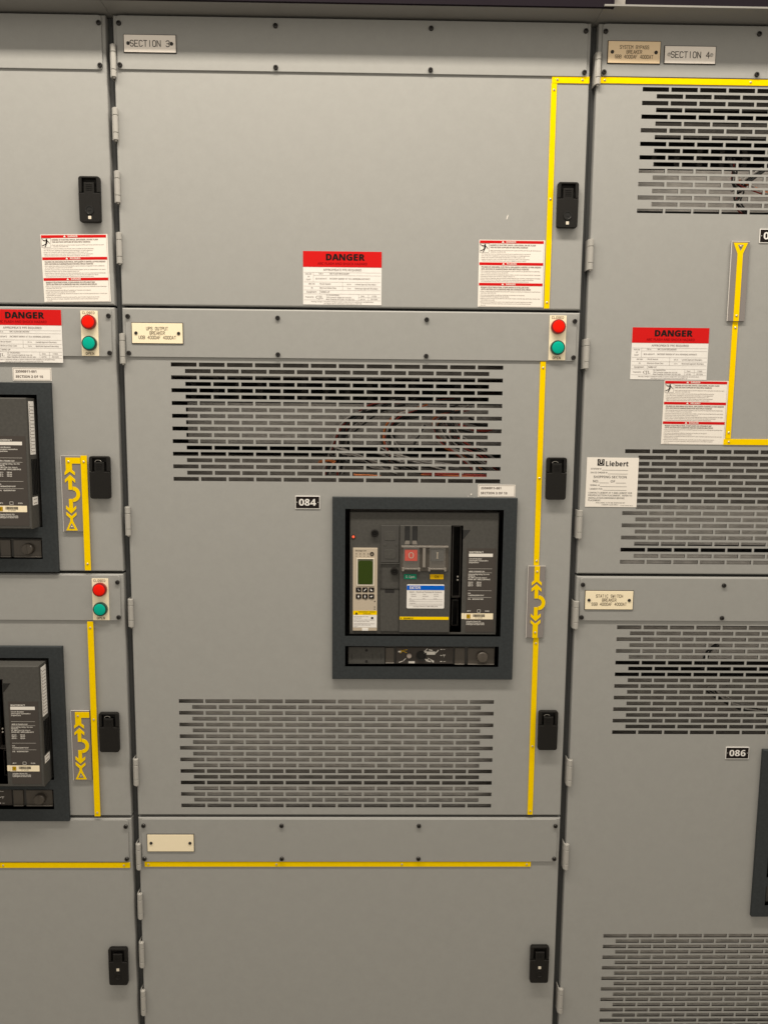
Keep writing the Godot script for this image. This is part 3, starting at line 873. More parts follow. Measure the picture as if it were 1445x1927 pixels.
	cable_run(cab, [-0.029, 1.362, -0.020, 1.415, -0.013, 1.456, 0.008, 1.482, 0.057, 1.508, 0.109, 1.522], 8, 0.012, [k, g, k, k, r], -0.15, rng, 0.0)
	cable_run(cab, [-0.050, 1.37, -0.036, 1.412, -0.029, 1.45, -0.016, 1.475, 0.028, 1.508], 2, 0.004, [k, g], -0.14, rng, 0.0)
	cable_run(cab, [0.088, 1.369, 0.070, 1.416, 0.066, 1.445, 0.075, 1.474, 0.098, 1.499, 0.156, 1.515], 5, 0.006, [o, r, k, g, k], -0.14, rng, 0.0)
	cable_run(cab, [0.111, 1.381, 0.085, 1.422, 0.077, 1.46, 0.096, 1.485, 0.144, 1.5, 0.214, 1.509], 8, 0.012, [k, k, g, k], -0.15, rng, 0.0)
	cable_run(cab, [0.281, 1.371, 0.227, 1.417, 0.198, 1.434, 0.182, 1.451, 0.179, 1.48, 0.202, 1.5, 0.249, 1.512], 7, 0.008, [o, k, r, k, g, k], -0.14, rng, 0.0)
	cable_run(cab, [0.316, 1.377, 0.274, 1.412, 0.227, 1.44, 0.209, 1.463, 0.2, 1.486], 12, 0.015, [g, k, g, r, k], -0.14, rng, 0.0)
	cable_run(cab, [-0.035, 1.421, 0.003, 1.406, 0.041, 1.394, 0.082, 1.375], 12, 0.014, [g, k, g, k, g], -0.12, rng, 0.0)
	cable_run(cab, [0.070, 1.415, 0.110, 1.400, 0.150, 1.390, 0.230, 1.378], 12, 0.014, [g, k, g, k, g], -0.12, rng, 0.0)
	cable_run(cab, [0.0, 1.368, 0.029, 1.366, 0.058, 1.364], 2, 0.002, [o, o], -0.10, rng, 0.0)
	cable_run(cab, [-0.075, 1.395, -0.055, 1.398, -0.040, 1.392], 2, 0.004, [o, o], -0.10, rng, 0.0)
	cable_run(cab, [0.150, 1.372, 0.220, 1.369, 0.310, 1.366], 4, 0.003, [r, o, r, r], -0.10, rng, 0.0)
	cable_run(cab, [0.240, 1.480, 0.290, 1.470, 0.340, 1.480], 6, 0.014, [k, k, r], -0.15, rng, 0.0)
	cable_run(cab, [0.13, 1.416, 0.139, 1.439, 0.147, 1.46, 0.156, 1.474], 2, 0.003, [g, k], -0.14, rng, 0.0)
	cable_run(cab, [0.10, 1.525, 0.20, 1.530, 0.32, 1.545], 3, 0.006, [r, k, r], -0.18, rng, 0.0)
	cable(cab, [Vector3(-0.394, 1.43, -0.15), Vector3(-0.372, 1.462, -0.15), Vector3(-0.352, 1.492, -0.15), Vector3(-0.320, 1.53, -0.15)], 0.012, k)

func build_right() -> void:
	var s := PITCH
	var cab := cabinet(s, "grey switchgear cabinet on the right with SECTION 4 nameplate and four slotted vents", 0.056)
	var upper := []
	vent(upper, -0.3620, 2.1175, 1.8940, 19, s)
	vent(upper, -0.3630, 1.4269, 1.1999, 19, s)
	door(cab, 1.1745, 2.2340, upper)
	var lower := []
	vent(lower, -0.3625, 1.0615, 0.8338, 19, s)
	vent(lower, -0.3605, 0.3681, 0.1400, 19, s)
	lower.append(Rect2(0.1456 - 0.168, 0.6078 - 0.168, 0.336, 0.338))
	door(cab, 0.05, 1.1690, lower)
	crossbar(cab, 1.1718)
	cover_plate(cab, 2.1384, 2.2325)
	cover_plate(cab, 1.0760, 1.1665)
	for y in [2.1513, 1.8094, 1.6191, 1.2777, 1.0886, 0.7458, 0.5559, 0.2171]:
		hinge(cab, y)
	nameplate(cab, 0.5313 - s, 2.1814, ["SYSTEM BYPASS", "BREAKER", "SBB 4000AF 4000AT"], M.tan, "tan nameplate engraved SYSTEM BYPASS BREAKER")
	nameplate(cab, 0.6382 - s, 2.1783, ["SECTION 4"], M.pinkish, "white nameplate engraved SECTION 4", 0.0305, 0.0965)
	nameplate(cab, 0.5313 - s, 1.1200, ["STATIC SWITCH", "BREAKER", "SSB 4000AF 4000AT"], M.cream, "cream nameplate engraved STATIC SWITCH BREAKER")
	number_plate(cab, 0.8202 - s, 1.8496, "082")
	number_plate(cab, 0.8208 - s, 0.7887, "086")
	flash_label(cab, 0.6310 - s, 1.6212, 0.0003, "red and white arc flash DANGER label between the upper vents")
	shock_label(cab, 0.6878 - s, 1.5051, 0.0003, -0.005)
	shipping_label(cab, 0.5272 - s, 1.3635)
	strip(cab, -0.4469, 2.1266, 0.4400, 2.1378, [-0.4360, -0.1560, 0.15, 0.42])
	strip(cab, 0.7532 - s, 1.4538, 0.7638 - s, 1.6850, [1.6730, 1.4660])
	strip(cab, 0.7496 - s, 1.4414, 0.4400, 1.4532, [0.7600 - s, 0.05, 0.42])
	# plate with the line starting at a hollow triangle
	var b := MB.new()
	b.plate(-0.0174, -0.1527, 0.0174, 0, 0.0002, 0.0042, 0.0, 0.0006)
	var p := put(cab, "mimic_plate", b, M.mimic, Vector3(0.7577 - s, 1.8382, 0))
	var e := MB.new()
	e.plate(-0.0174, -0.0007, 0.0174, 0.0003, 0.0030, 0.0046)
	e.plate(-0.0178, -0.1527, -0.0170, -0.0007, 0.0030, 0.0045)
	put(p, "plate_edge", e, M.mimic_edge)
	var y := MB.new()
	y.extrude(PackedVector2Array([Vector2(-0.0053, -0.1525), Vector2(0.0053, -0.1525), Vector2(0.0053, -0.0235), Vector2(0.0140, -0.0030), Vector2(-0.0140, -0.0030), Vector2(-0.0053, -0.0235)]), 0.0042, 0.0052)
	put(p, "yellow_symbol", y, M.yellow)
	var t := MB.new()
	t.extrude(PackedVector2Array([Vector2(0, -0.0180), Vector2(0.0058, -0.0066), Vector2(-0.0058, -0.0066)]), 0.0052, 0.0055)
	put(p, "triangle_gap", t, M.mimic)
	put(p, "rivet", rivet_mesh(), M.rivet, Vector3(0, -0.0100, 0.0055))
	put(p, "rivet", rivet_mesh(), M.rivet, Vector3(0, -0.1420, 0.0052))
	# what the slots show
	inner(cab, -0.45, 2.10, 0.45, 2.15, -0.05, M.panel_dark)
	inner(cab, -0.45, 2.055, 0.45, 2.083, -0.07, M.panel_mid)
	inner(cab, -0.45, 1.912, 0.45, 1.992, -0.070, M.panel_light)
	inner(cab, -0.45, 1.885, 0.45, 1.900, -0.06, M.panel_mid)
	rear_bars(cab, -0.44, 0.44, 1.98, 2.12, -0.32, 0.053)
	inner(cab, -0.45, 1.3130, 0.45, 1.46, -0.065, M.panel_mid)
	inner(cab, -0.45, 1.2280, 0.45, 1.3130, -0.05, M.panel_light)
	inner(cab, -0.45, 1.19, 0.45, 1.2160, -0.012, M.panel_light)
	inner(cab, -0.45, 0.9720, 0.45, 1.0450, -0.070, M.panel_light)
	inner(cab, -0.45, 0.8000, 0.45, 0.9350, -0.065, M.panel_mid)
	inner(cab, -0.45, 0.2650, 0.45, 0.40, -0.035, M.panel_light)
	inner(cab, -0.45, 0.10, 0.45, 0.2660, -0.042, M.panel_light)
	var rng := RandomNumberGenerator.new()
	rng.seed = 86
	var o = M.cable_orange; var r = M.cable_red; var k = M.cable_black; var g = M.cable_grey
	cable_run(cab, [0.781, 2.028, 0.790, 1.999, 0.787, 1.983, 0.80, 1.96, 0.80, 1.94, 0.83, 1.91], 4, 0.008, [k, k, k, r], -0.12, rng, s)
	cable_run(cab, [0.86, 2.02, 0.82, 1.995, 0.80, 1.97], 4, 0.008, [k, k, g, k], -0.12, rng, s)
	cable_run(cab, [0.795, 1.985, 0.816, 1.978, 0.852, 1.962, 0.90, 1.955], 3, 0.005, [o, r, g], -0.11, rng, s)
	cable_run(cab, [0.823, 0.993, 0.804, 0.978, 0.794, 0.956, 0.794, 0.941], 3, 0.005, [k, k, k], -0.12, rng, s)
	cable_run(cab, [0.805, 0.890, 0.830, 0.868, 0.879, 0.848, 0.947, 0.835], 6, 0.010, [g, k, g, k, g, k], -0.11, rng, s)

# ------------------------------------------------------------------ draw-out breaker (origin: middle of its bezel, on the door plane)
func make_breaker() -> Node3D:
	var root := thing("circuit_breaker", "", "circuit breaker", Vector3.ZERO, "dark draw-out circuit breakers")
	var b := MB.new()
	var R := func(x0: float, y0: float, x1: float, y1: float): return Rect2(x0 * MM, y0 * MM, (x1 - x0) * MM, (y1 - y0) * MM)
	b.sheet(-0.1870, -0.1900, 0.1870, 0.1900, [R.call(-161, -97.5, 159.5, 166), R.call(-160.5, -162.5, 157, -119)], 0.0002, 0.0085, 0.0085, 0.0016)
	put(root, "bezel", b, M.slate)
	b = MB.new()
	b.box(-0.166, -0.166, -0.085, 0.166, 0.169, -0.083)
	b.box(-0.168, -0.168, -0.083, -0.166, 0.170, -0.003)
	b.box(0.166, -0.168, -0.083, 0.168, 0.170, -0.003)
	put(root, "recess", b, M.void)
	# ---- moving part
	b = MB.new()
	b.sheet(-0.1520, -0.0970, 0.1520, 0.1592, [R.call(54.8, -91, 79, 132.3)], -0.060, 0.0, 0.050, 0.0025)
	var body := put(root, "front_cover", b, M.face)
	b = MB.new()
	b.box(0.0548, -0.091, -0.052, 0.079, 0.1323, -0.050)
	put(root, "handle_slot", b, M.black)
	b = MB.new()
	b.plate(-0.0886, 0.0550, -0.0512, 0.1318, 0.0, 0.0022, 0.001, 0.0008)
	var bp := put(root, "blanking_plate", b, M.face_dark)
	b = MB.new()
	b.plate(-0.0815, 0.101, -0.0585, 0.120, 0.0022, 0.0028, 0.004, 0.0003)
	b.plate(-0.0815, 0.063, -0.0585, 0.082, 0.0022, 0.0028, 0.004, 0.0003)
	for s in [-80.2, -57.0]:
		b.lathe(Vector3(s * MM, 0.0923, 0.0022), [Vector2(0.0026, 0.0004), Vector2(0.0022, 0.0008), Vector2(0.0, 0.0004)], 12)
	put(bp, "raised_pad", b, M.face)
	b = MB.new()
	b.plate(-0.0892, 0.0004, -0.0500, 0.0540, 0.0, 0.0032, 0.0006, 0.0008)
	b.plate(-0.0886, -0.0895, -0.0502, -0.0004, 0.0, 0.0018, 0.0006, 0.0006)
	put(root, "side_panel", b, M.face)
	b = MB.new()
	b.plate(-0.0792, -0.0080, -0.0602, 0.0004, 0.0018, 0.0021)
	put(root, "panel_notch", b, M.void)
	b = MB.new()
	b.sheet(-0.0496, -0.0907, 0.0545, 0.1325, [R.call(-40.4, 93.5, -14.3, 131)], 0.0, 0.0045, 0.0043, 0.0010)
	put(root, "centre_panel", b, M.face)
	b = MB.new()
	b.quad(Vector3(-0.0404, 0.0935, 0.0036), Vector3(-0.0143, 0.0935, 0.0036), Vector3(-0.0143, 0.131, 0.0006), Vector3(-0.0404, 0.131, 0.0006), Vector3(0, 0.08, 1).normalized())
	var cl := put(root, "charging_lever", b, M.black_gloss)
	b = MB.new()
	b.extrude(PackedVector2Array([Vector2(-0.0404, 0.0936), Vector2(-0.0143, 0.0936), Vector2(-0.0160, 0.1010), Vector2(-0.0387, 0.1010)]), 0.0037, 0.0041)
	put(cl, "lever_foot", b, M.clear_edge)
	b = MB.new()
	b.plate(-0.0298, 0.094, -0.0248, 0.1305, 0.0008, 0.0055, 0.0, 0.0008)
	put(cl, "lever_rib", b, M.face)
	# push buttons under clear flaps
	b = MB.new()
	b.plate(-0.0477, 0.0383, 0.0494, 0.0915, 0.0045, 0.0058, 0.002, 0.0006)
	var pb := put(root, "push_button_unit", b, M.brown)
	for q in [[-39.6, "O", M.red_button, "red push button marked O"], [13.7, "I", M.face_dark, "black push button marked I"]]:
		b = MB.new()
		b.plate(q[0] * MM, 0.0597, (q[0] + 25.6) * MM, 0.0833, 0.0058, 0.0088, 0.001, 0.0008)
		put(pb, "push_button", b, q[2], Vector3.ZERO, q[3])
		b = MB.new()
		type(b, q[1], (q[0] + 12.8) * MM, 0.0655, 0.0091, 0.0125, "sans", 0.5)
		put(pb, "button_mark", b, M.beige)
		b = MB.new()
		b.plate((q[0] - 3.6) * MM, 0.0455, (q[0] + 29.2) * MM, 0.0885, 0.0105, 0.0112, 0.001, 0.0)
		put(pb, "clear_flap", b, M.clear)
		b = MB.new()
		b.plate((q[0] - 5) * MM, 0.0425, (q[0] + 30.4) * MM, 0.0452, 0.0058, 0.0115, 0.0, 0.0005)
		b.plate((q[0] - 5.5) * MM, 0.0390, (q[0] - 1.5) * MM, 0.0462, 0.0058, 0.0120, 0.0, 0.0005)
		b.plate((q[0] + 27) * MM, 0.0390, (q[0] + 31) * MM, 0.0462, 0.0058, 0.0120, 0.0, 0.0005)
		put(pb, "flap_hinge", b, M.clear_edge)
	b = MB.new()
	b.plate(-0.0468, 0.0880, 0.0488, 0.0912, 0.0058, 0.0110, 0.0, 0.0005)
	b.plate(-0.0035, 0.0470, 0.0025, 0.0880, 0.0058, 0.0105, 0.0, 0.0005)
	put(pb, "flap_frame", b, M.clear_edge)
	for q in [[-40.6, -15.2, M.green_flag, "green position flag reading Open", "O  Open", M.white_print], [12.7, 40.2, M.amber_flag, "amber spring flag", "OK", M.ink]]:
		b = MB.new()
		b.plate(q[0] * MM, 0.0215, q[1] * MM, 0.0319, 0.0045, 0.0050, 0.0008, 0.0002)
		var fl := put(root, "position_flag", b, q[2], Vector3.ZERO, q[3])
		b = MB.new()
		type(b, q[4], (q[0] + q[1]) / 2 * MM, 0.0242, 0.0053, 0.0050, "sans", 0.5, 0.018 if q[4] != "OK" else 0.0)
		put(fl, "lettering", b, q[5])
	# service sticker
	b = MB.new()
	b.plate(-0.0346, -0.0399, 0.0425, 0.0106, 0.0045, 0.0050, 0.0025, 0.0)
	var st := put(root, "service_sticker", b, M.white)
	b = MB.new()
	b.rect(-0.0344, -0.0012, 0.0423, 0.0082, 0.0053)
	put(st, "blue_band", b, M.blue)
	b = MB.new()
	type(b, "EATON", -0.0285, 0.0008, 0.0056, 0.0062, "bold", 0.0, 0.0215)
	put(st, "white_lettering", b, M.white)
	b = MB.new()
	type(b, "Eaton - Electrical Services & Systems", 0.004, -0.0066, 0.0053, 0.0028, "sans", 0.5, 0.066)
	for q in [["Inspected", -26, -11], ["Tested", -2, -11], ["Repaired", 21, -11], ["Calibrated", -26, -15], ["Maintained", -2, -15], ["Adjusted", 21, -15], ["By:", -28, -20], ["Date:", -2, -20], ["Order:", 21, -20], ["Remarks:", -28, -24.5], ["Equipment:", -28, -29.5]]:
		type(b, q[0], q[1] * MM, q[2] * MM, 0.0053, 0.0017)
	type(b, "24 Hour Service 1-800-498-2678", 0.004, -0.0366, 0.0053, 0.0022, "sans", 0.5, 0.050)
	for yy in [-21.0, -25.5, -30.5, -33.0]:
		b.rect(-0.0300, yy * MM, 0.0390, (yy + 0.3) * MM, 0.0053)
	put(st, "lettering", b, M.ink_soft)
	b = MB.new()
	b.plate(-0.0486, -0.0636, 0.0525, -0.0576, 0.0045, 0.0049)
	var ys := put(root, "yellow_line", b, M.yellow)
	b = MB.new()
	type(b, "D   SQUARE D", -0.0470, -0.0622, 0.0052, 0.0030, "bold", 0.0, 0.026)
	put(ys, "lettering", b, M.ink)
	# charging handle in its slot
	b = MB.new()
	b.plate(0.0570, -0.0200, 0.0775, 0.1320, -0.030, -0.006, 0.002, 0.003)
	b.plate(0.0600, -0.0850, 0.0760, -0.0260, -0.040, -0.022, 0.002, 0.003)
	var chd := put(root, "charging_handle", b, M.handle_plastic)
	b = MB.new()
	for yy in [18.0, 25.0]:
		b.lathe(Vector3(0.0705, yy * MM, -0.006), [Vector2(0.0020, 0), Vector2(0.0016, 0.0008), Vector2(0, 0.0010)], 10)
	put(chd, "handle_rivet", b, M.zinc)
	b = MB.new()
	b.extrude(PackedVector2Array([Vector2(0.0790, 0.1040), Vector2(0.0885, 0.1160), Vector2(0.0935, 0.1232), Vector2(0.0790, 0.1232)]), 0.0, 0.0004)
	put(root, "finger_notch", b, M.black_gloss)
	# rating plate
	b = MB.new()
	b.plate(0.0878, -0.0905, 0.1474, 0.0855, 0.0, 0.0005)
	var rp := put(root, "rating_plate", b, M.print_dark)
	b = MB.new()
	b.rect(0.0916, 0.0678, 0.1409, 0.0746, 0.0008)
	type(b, "MASTERPACT", 0.0925, 0.0758, 0.0008, 0.0034, "bold", 0.0, 0.0290)
	for q in [["Circuit Breaker", 62.5, 26, 0], ["Interruptor Automático", 58.6, 39, 0], ["Disjoncteur", 54.8, 20, 0], ["4000 A FRAME/CAP.", 36.0, 33, 0], ["Interrupting rating / Icu rms", 30.2, 43, -1], ["50/60 Hz", 26.6, 14, -1], ["UL 489 CSA C22.2 No.5", 23.0, 38, -1], ["NEMA AB1  NMX-J-266-ANCE", 19.4, 45, -1], ["254 V~", 13.4, 11, -1], ["508 V~", 9.8, 11, -1], ["635 V~", 6.2, 11, -1], ["Cat.", -9.6, 6, -1], ["Y13059AAZZ040110107", -14.0, 33, -1], ["S/N.   0820305671001", -22.0, 32, -1], ["40°C", -47.0, 8, -2], ["47-63Hz", -47.0, 9, 35], ["Schneider Electric USA", -69.2, 30, -3], ["Pruébese el acceso cerrado", -72.4, 37, -3], ["Fabriqué en États-Unis", -75.4, 37, -3]]:
		type(b, q[0], (92.5 + q[3]) * MM, q[1] * MM, 0.0008, 0.0025, "bold", 0.0, q[2] * MM)
	for yy in [13.4, 9.8, 6.2]:
		type(b, "100 kA", 0.1085, yy * MM, 0.0008, 0.0025, "bold", 0.0, 0.010)
	for yy in [42.8, 34.4, -3.0, -17.2]:
		b.rect(0.0916, yy * MM, 0.1400, (yy + 0.4) * MM, 0.0008)
	for e in [[111.5, -48.6, 118, -48.6], [111.5, -43, 118, -43], [111.5, -48.6, 111.5, -43], [118, -48.6, 118, -43]]:
		b.seg2(Vector2(e[0], e[1]) * MM, Vector2(e[2], e[3]) * MM, 0.0006, 0.0008)
	put(rp, "lettering", b, M.white_print)
	b = MB.new()
	b.plate(0.0850, -0.0633, 0.1445, -0.0508, 0.0005, 0.0009, 0.0005, 0.0)
	b.plate(0.0792, -0.0628, 0.0846, -0.0506, 0.0003, 0.0008, 0.0008, 0.0)
	var bs := put(root, "barcode_sticker", b, M.cream)
	b = MB.new()
	b.rect(0.0895, -0.0615, 0.0975, -0.0527, 0.0012)
	put(bs, "yellow_logo", b, M.amber_flag)
	b = MB.new()
	for e in [[90.2, -60.8, 96.8, -60.8], [90.2, -53.4, 96.8, -53.4], [90.2, -60.8, 90.2, -53.4], [96.8, -60.8, 96.8, -53.4]]:
		b.seg2(Vector2(e[0], e[1]) * MM, Vector2(e[2], e[3]) * MM, 0.0005, 0.0015)
	type(b, "D", 0.0935, -0.0590, 0.0015, 0.0040, "bold", 0.5)
	var rng := RandomNumberGenerator.new()
	rng.seed = 5
	var bx := 0.1030
	while bx < 0.1265:
		var bw := rng.randf_range(0.0003, 0.0009)
		b.rect(bx, -0.0582, bx + bw, -0.0527, 0.0012)
		bx += bw + rng.randf_range(0.0003, 0.0007)
	type(b, "UT  1071088", 0.1150, -0.0612, 0.0012, 0.0019, "sans", 0.5)
	put(bs, "lettering", b, M.ink)
	# trip unit
	b = MB.new()
	b.plate(-0.1452, -0.0882, -0.0950, 0.0852, 0.0, 0.0035, 0.0008, 0.0008)
	var tu := put(root, "trip_unit", b, M.beige)
	b = MB.new()
	b.sheet(-0.1376, 0.0070, -0.1015, 0.0640, [R.call(-135.4, 9.4, -103.8, 62.6)], 0.0035, 0.0048, 0.0012, 0.0005)
	put(tu, "screen_surround", b, M.beige_light)
	b = MB.new()
	b.rect(-0.1354, 0.0094, -0.1038, 0.0626, 0.0038)
	put(tu, "screen_border", b, M.lcd_shade)
	b = MB.new()
	b.plate(-0.1343, 0.0100, -0.1050, 0.0590, 0.0038, 0.0041, 0.005, 0.0)
	put(tu, "screen", b, M.lcd)
	for r in 2:
		for c in 3:
			b = MB.new()
			var kx := -0.1389 + c * 0.0132
			var ky := [-0.0064, -0.0203][r] as float
			b.plate(kx, ky, kx + 0.0111, ky + 0.0096, 0.0035, 0.0045, 0.0008, 0.0004)
			var key := put(tu, "key", b, M.ink)
			b = MB.new()
			var cc := Vector2(kx + 0.0055, ky + 0.0048)
			match r * 3 + c:
				0:
					b.seg2(cc + Vector2(-0.001, 0.002), cc + Vector2(0.0005, -0.002), 0.0008, 0.0048)
					b.seg2(cc + Vector2(0.0005, -0.002), cc + Vector2(0.002, -0.001), 0.0008, 0.0048)
				1: b.seg2(cc + Vector2(-0.002, -0.002), cc + Vector2(0.002, 0.002), 0.0014, 0.0048)
				2: b.extrude(PackedVector2Array([cc + Vector2(-0.002, -0.002), cc + Vector2(0.0025, -0.002), cc + Vector2(-0.002, 0.0028)]), 0.0045, 0.0048)
				3: b.extrude(PackedVector2Array([cc + Vector2(0, -0.003), cc + Vector2(0.002, 0), cc + Vector2(0, 0.003), cc + Vector2(-0.002, 0)]), 0.0045, 0.0048)
				4: b.extrude(PackedVector2Array([cc + Vector2(0, -0.0035), cc + Vector2(0.0016, 0), cc + Vector2(0, 0.0035), cc + Vector2(-0.0016, 0)]), 0.0045, 0.0048)
				5: b.extrude(PackedVector2Array([cc + Vector2(-0.003, -0.0006), cc + Vector2(0, -0.0016), cc + Vector2(0.003, 0.0014), cc + Vector2(-0.001, 0.0012)]), 0.0045, 0.0048)
			put(tu, "key_mark", b, M.white)
	b = MB.new()
	b.rect(-0.1444, -0.0545, -0.0956, -0.0454, 0.0038)
	put(tu, "yellow_notice", b, M.yellow)
	b = MB.new()
	b.plate(-0.1444, -0.0810, -0.0956, -0.0546, 0.0035, 0.0038)
	put(tu, "white_notice", b, M.white)
	b = MB.new()
	b.plate(-0.1260, -0.0878, -0.1130, -0.0822, 0.0035, 0.0042, 0.0006, 0.0003)
	put(tu, "cover_tab", b, M.white)
	b = MB.new()
	type(b, "Micrologic 5.0 P", -0.1400, 0.0785, 0.0038, 0.0022, "bold", 0.0, 0.022)
	for i in 4:
		b.lathe(Vector3(-0.1382 + i * 0.008, 0.0732, 0.0035), [Vector2(0.0010, 0.0003), Vector2(0, 0.0005)], 8)
		b.rect(-0.1392 + i * 0.008, 0.0680, -0.1372 + i * 0.008, 0.0688, 0.0038)
	b.lathe(Vector3(-0.1065, 0.0730, 0.0035), [Vector2(0.0042, 0.0003), Vector2(0.0040, 0.0008), Vector2(0.0020, 0.0008)], 20)
	b.rect(-0.1012, -0.0268, -0.0990, -0.0246, 0.0038)
	b.rect(-0.1012, -0.0388, -0.0994, -0.0366, 0.0038)
	b.rect(-0.1012, -0.0432, -0.0994, -0.0412, 0.0038)
	b.rect(-0.1210, -0.0230, -0.1165, -0.0222, 0.0038)
	b.rect(-0.1350, -0.0230, -0.1310, -0.0226, 0.0038)
	b.rect(-0.1080, -0.0230, -0.1030, -0.0226, 0.0038)
	b.extrude(PackedVector2Array([Vector2(-0.1405, -0.0535), Vector2(-0.1345, -0.0535), Vector2(-0.1375, -0.0480)]), 0.0038, 0.0041)
	type(b, "AVERTISSEMENT / WARNING", -0.1330, -0.0488, 0.0041, 0.0018, "bold", 0.0, 0.034)
	type(b, "ATENCION", -0.1240, -0.0530, 0.0041, 0.0018, "bold", 0.0, 0.016)
	b.lathe(Vector3(-0.1050, -0.0610, 0.0038), [Vector2(0.0026, 0.0001), Vector2(0, 0.0004)], 14)
	put(tu, "lettering", b, M.ink)
	b = MB.new()
	for q in [["Remove battery to clear", -58.6, 30], ["memory contents.", -61.6, 16], ["Retirez la pile pour effacer la mémoire", -65.8, 42], ["de l'appareil avant essai.", -68.8, 32], ["Quite la batería para borrar la memoria", -73.4, 42], ["del dispositivo antes de la prueba.", -76.2, 34], ["33071", -79.6, 8]]:
		type(b, q[0], -0.1425, q[1] * MM, 0.0041, 0.0016, "sans", 0.0, q[2] * MM)
	put(tu, "fine_lettering", b, M.ink_soft)
	# cover screws and the small red push-out button
	for q in [[-100.9, 115.5], [-60.5, 37.0]]:
		b = MB.new()
		b.lathe(Vector3(q[0] * MM, q[1] * MM, 0.0), [Vector2(0.0078, 0.0), Vector2(0.0074, 0.0048), Vector2(0.0066, 0.0060), Vector2(0.0050, 0.0060), Vector2(0.0046, 0.0040), Vector2(0.0, 0.0040)], 20)
		b.box((q[0] - 2.6) * MM, (q[1] - 0.6) * MM, 0.0, (q[0] + 2.6) * MM, (q[1] + 0.6) * MM, 0.0052)
		put(root, "cover_screw", b, M.black)
	b = MB.new()
	b.lathe(Vector3(-0.1446, 0.1076, 0.0), [Vector2(0.0045, 0.0), Vector2(0.0042, 0.0010), Vector2(0.0030, 0.0010), Vector2(0.0028, 0.0004)], 16)
	var rl := put(root, "trip_indicator", b, M.black_gloss)
	b = MB.new()
	b.lathe(Vector3(-0.1446, 0.1076, 0.0), [Vector2(0.0029, 0.0004), Vector2(0.0024, 0.0018), Vector2(0.0, 0.0022)], 16)
	put(rl, "red_light", b, M.led)
	# right side face
	b = MB.new()
	b.box(0.1520, 0.0490, -0.032, 0.1523, 0.1530, -0.009)
	var sl := put(root, "side_label", b, M.white)
	b = MB.new()
	b.box(0.1520, -0.0510, -0.032, 0.1523, -0.0350, -0.009)
	var sl2 := put(root, "side_label", b, M.white)
	b = MB.new()
	for i in 14:
		var yy := 0.0540 + i * 0.0068
		b.box(0.1522, yy, -0.030, 0.1525, yy + 0.0008, -0.011)
		b.box(0.1522, yy + 0.0025, -0.0135, 0.1525, yy + 0.0046, -0.0115)
	put(sl, "side_print", b, M.ink_soft)
	b = MB.new()
	b.box(0.1522, -0.0475, -0.028, 0.1525, -0.0465, -0.013)
	b.box(0.1522, -0.0400, -0.028, 0.1525, -0.0390, -0.013)
	put(sl2, "side_print", b, M.ink_soft)
	b = MB.new()
	for i in 4:
		b.box(0.1520, -0.0310, -0.034 + i * 0.0068, 0.1532, 0.0400, -0.0305 + i * 0.0068)
	put(root, "side_louvre", b, M.black_gloss)
	# ---- lower strip, stays with the cradle
	b = MB.new()
	b.box(-0.1545, -0.1612, -0.012, 0.1512, -0.1235, -0.006)
	put(root, "cradle_strip", b, M.face_dark)
	b = MB.new()
	b.plate(-0.1538, -0.1605, -0.0783, -0.1245, -0.006, -0.0015, 0.0006, 0.0006)
	var cp := put(root, "cradle_cover", b, M.face)
	b = MB.new()
	for yy in [-131.2, -154.8]:
		b.lathe(Vector3(-0.1165, yy * MM, -0.0015), [Vector2(0.0030, 0.0002), Vector2(0.0026, 0.0006), Vector2(0, 0.0002)], 12)
	for xx in [-147, -128, -104, -86]:
		b.rect(xx * MM, -0.151, (xx + 0.6) * MM, -0.138, -0.0012)
	put(cp, "cover_mark", b, M.void)
	for q in [[-0.0766, -0.0590, -0.1570], [0.0676, 0.0880, -0.1590], [0.0946, 0.1500, -0.1590]]:
		b = MB.new()
		b.plate(q[0], q[2], q[1], -0.1260, -0.006, -0.0025, 0.0006, 0.0006)
		var kp := put(root, "key_lock_plate", b, M.brown)
		b = MB.new()
		b.plate(q[0], q[2] - 0.0022, q[1], q[2] - 0.0004, -0.006, -0.0010, 0.0, 0.0004)
		put(kp, "clear_edge", b, M.clear_edge)
	b = MB.new()
	b.plate(-0.0547, -0.1600, 0.0640, -0.1250, -0.006, -0.0030, 0.0006, 0.0006)
	var ip := put(root, "instruction_plate", b, M.print_dark)
	b = MB.new()
	for e in [[-49, -134, -46, -134, 3.0], [4, -133, 10, -128, 1.4], [4, -136, 8, -134, 3.4], [12, -137, 23, -137, 7.0], [14, -130, 20, -131, 2], [27, -137, 33, -131, 2.0], [-48, -157, -40, -154, 1.5], [-40, -154, -35, -149, 1.5], [3, -150, 12, -151, 1.6], [8, -153, 20, -156, 2.2], [12, -148, 22, -153, 1.2], [19, -155, 22, -155, 4], [38, -129, 40, -129, 1.6], [43, -129, 47, -129, 0.8], [38, -142, 40, -142, 1.6], [43, -141, 47, -141, 1.6], [45, -141, 45, -145, 1.0], [38, -155, 40, -155, 1.6], [44, -155, 48, -155, 0.8]]:
		b.seg2(Vector2(e[0], e[1]) * MM, Vector2(e[2], e[3]) * MM, e[4] * MM, -0.0027)
	b.rect(-0.0290, -0.1590, -0.0160, -0.1545, -0.0027)
	put(ip, "white_marks", b, M.white_print)
	b = MB.new()
	for e in [[-46, -137, -40, -131, 1.2], [-46, -131, -33, -136, 1.0], [-40, -131, -32, -130, 1.0]]:
		b.seg2(Vector2(e[0], e[1]) * MM, Vector2(e[2], e[3]) * MM, e[4] * MM, -0.0026)
	put(ip, "yellow_marks", b, M.amber_flag)
	b = MB.new()
	var prof := [Vector2(0.0052, -0.003), Vector2(0.0052, 0.0005), Vector2(0.0044, 0.0016), Vector2(0.0, 0.0018)]
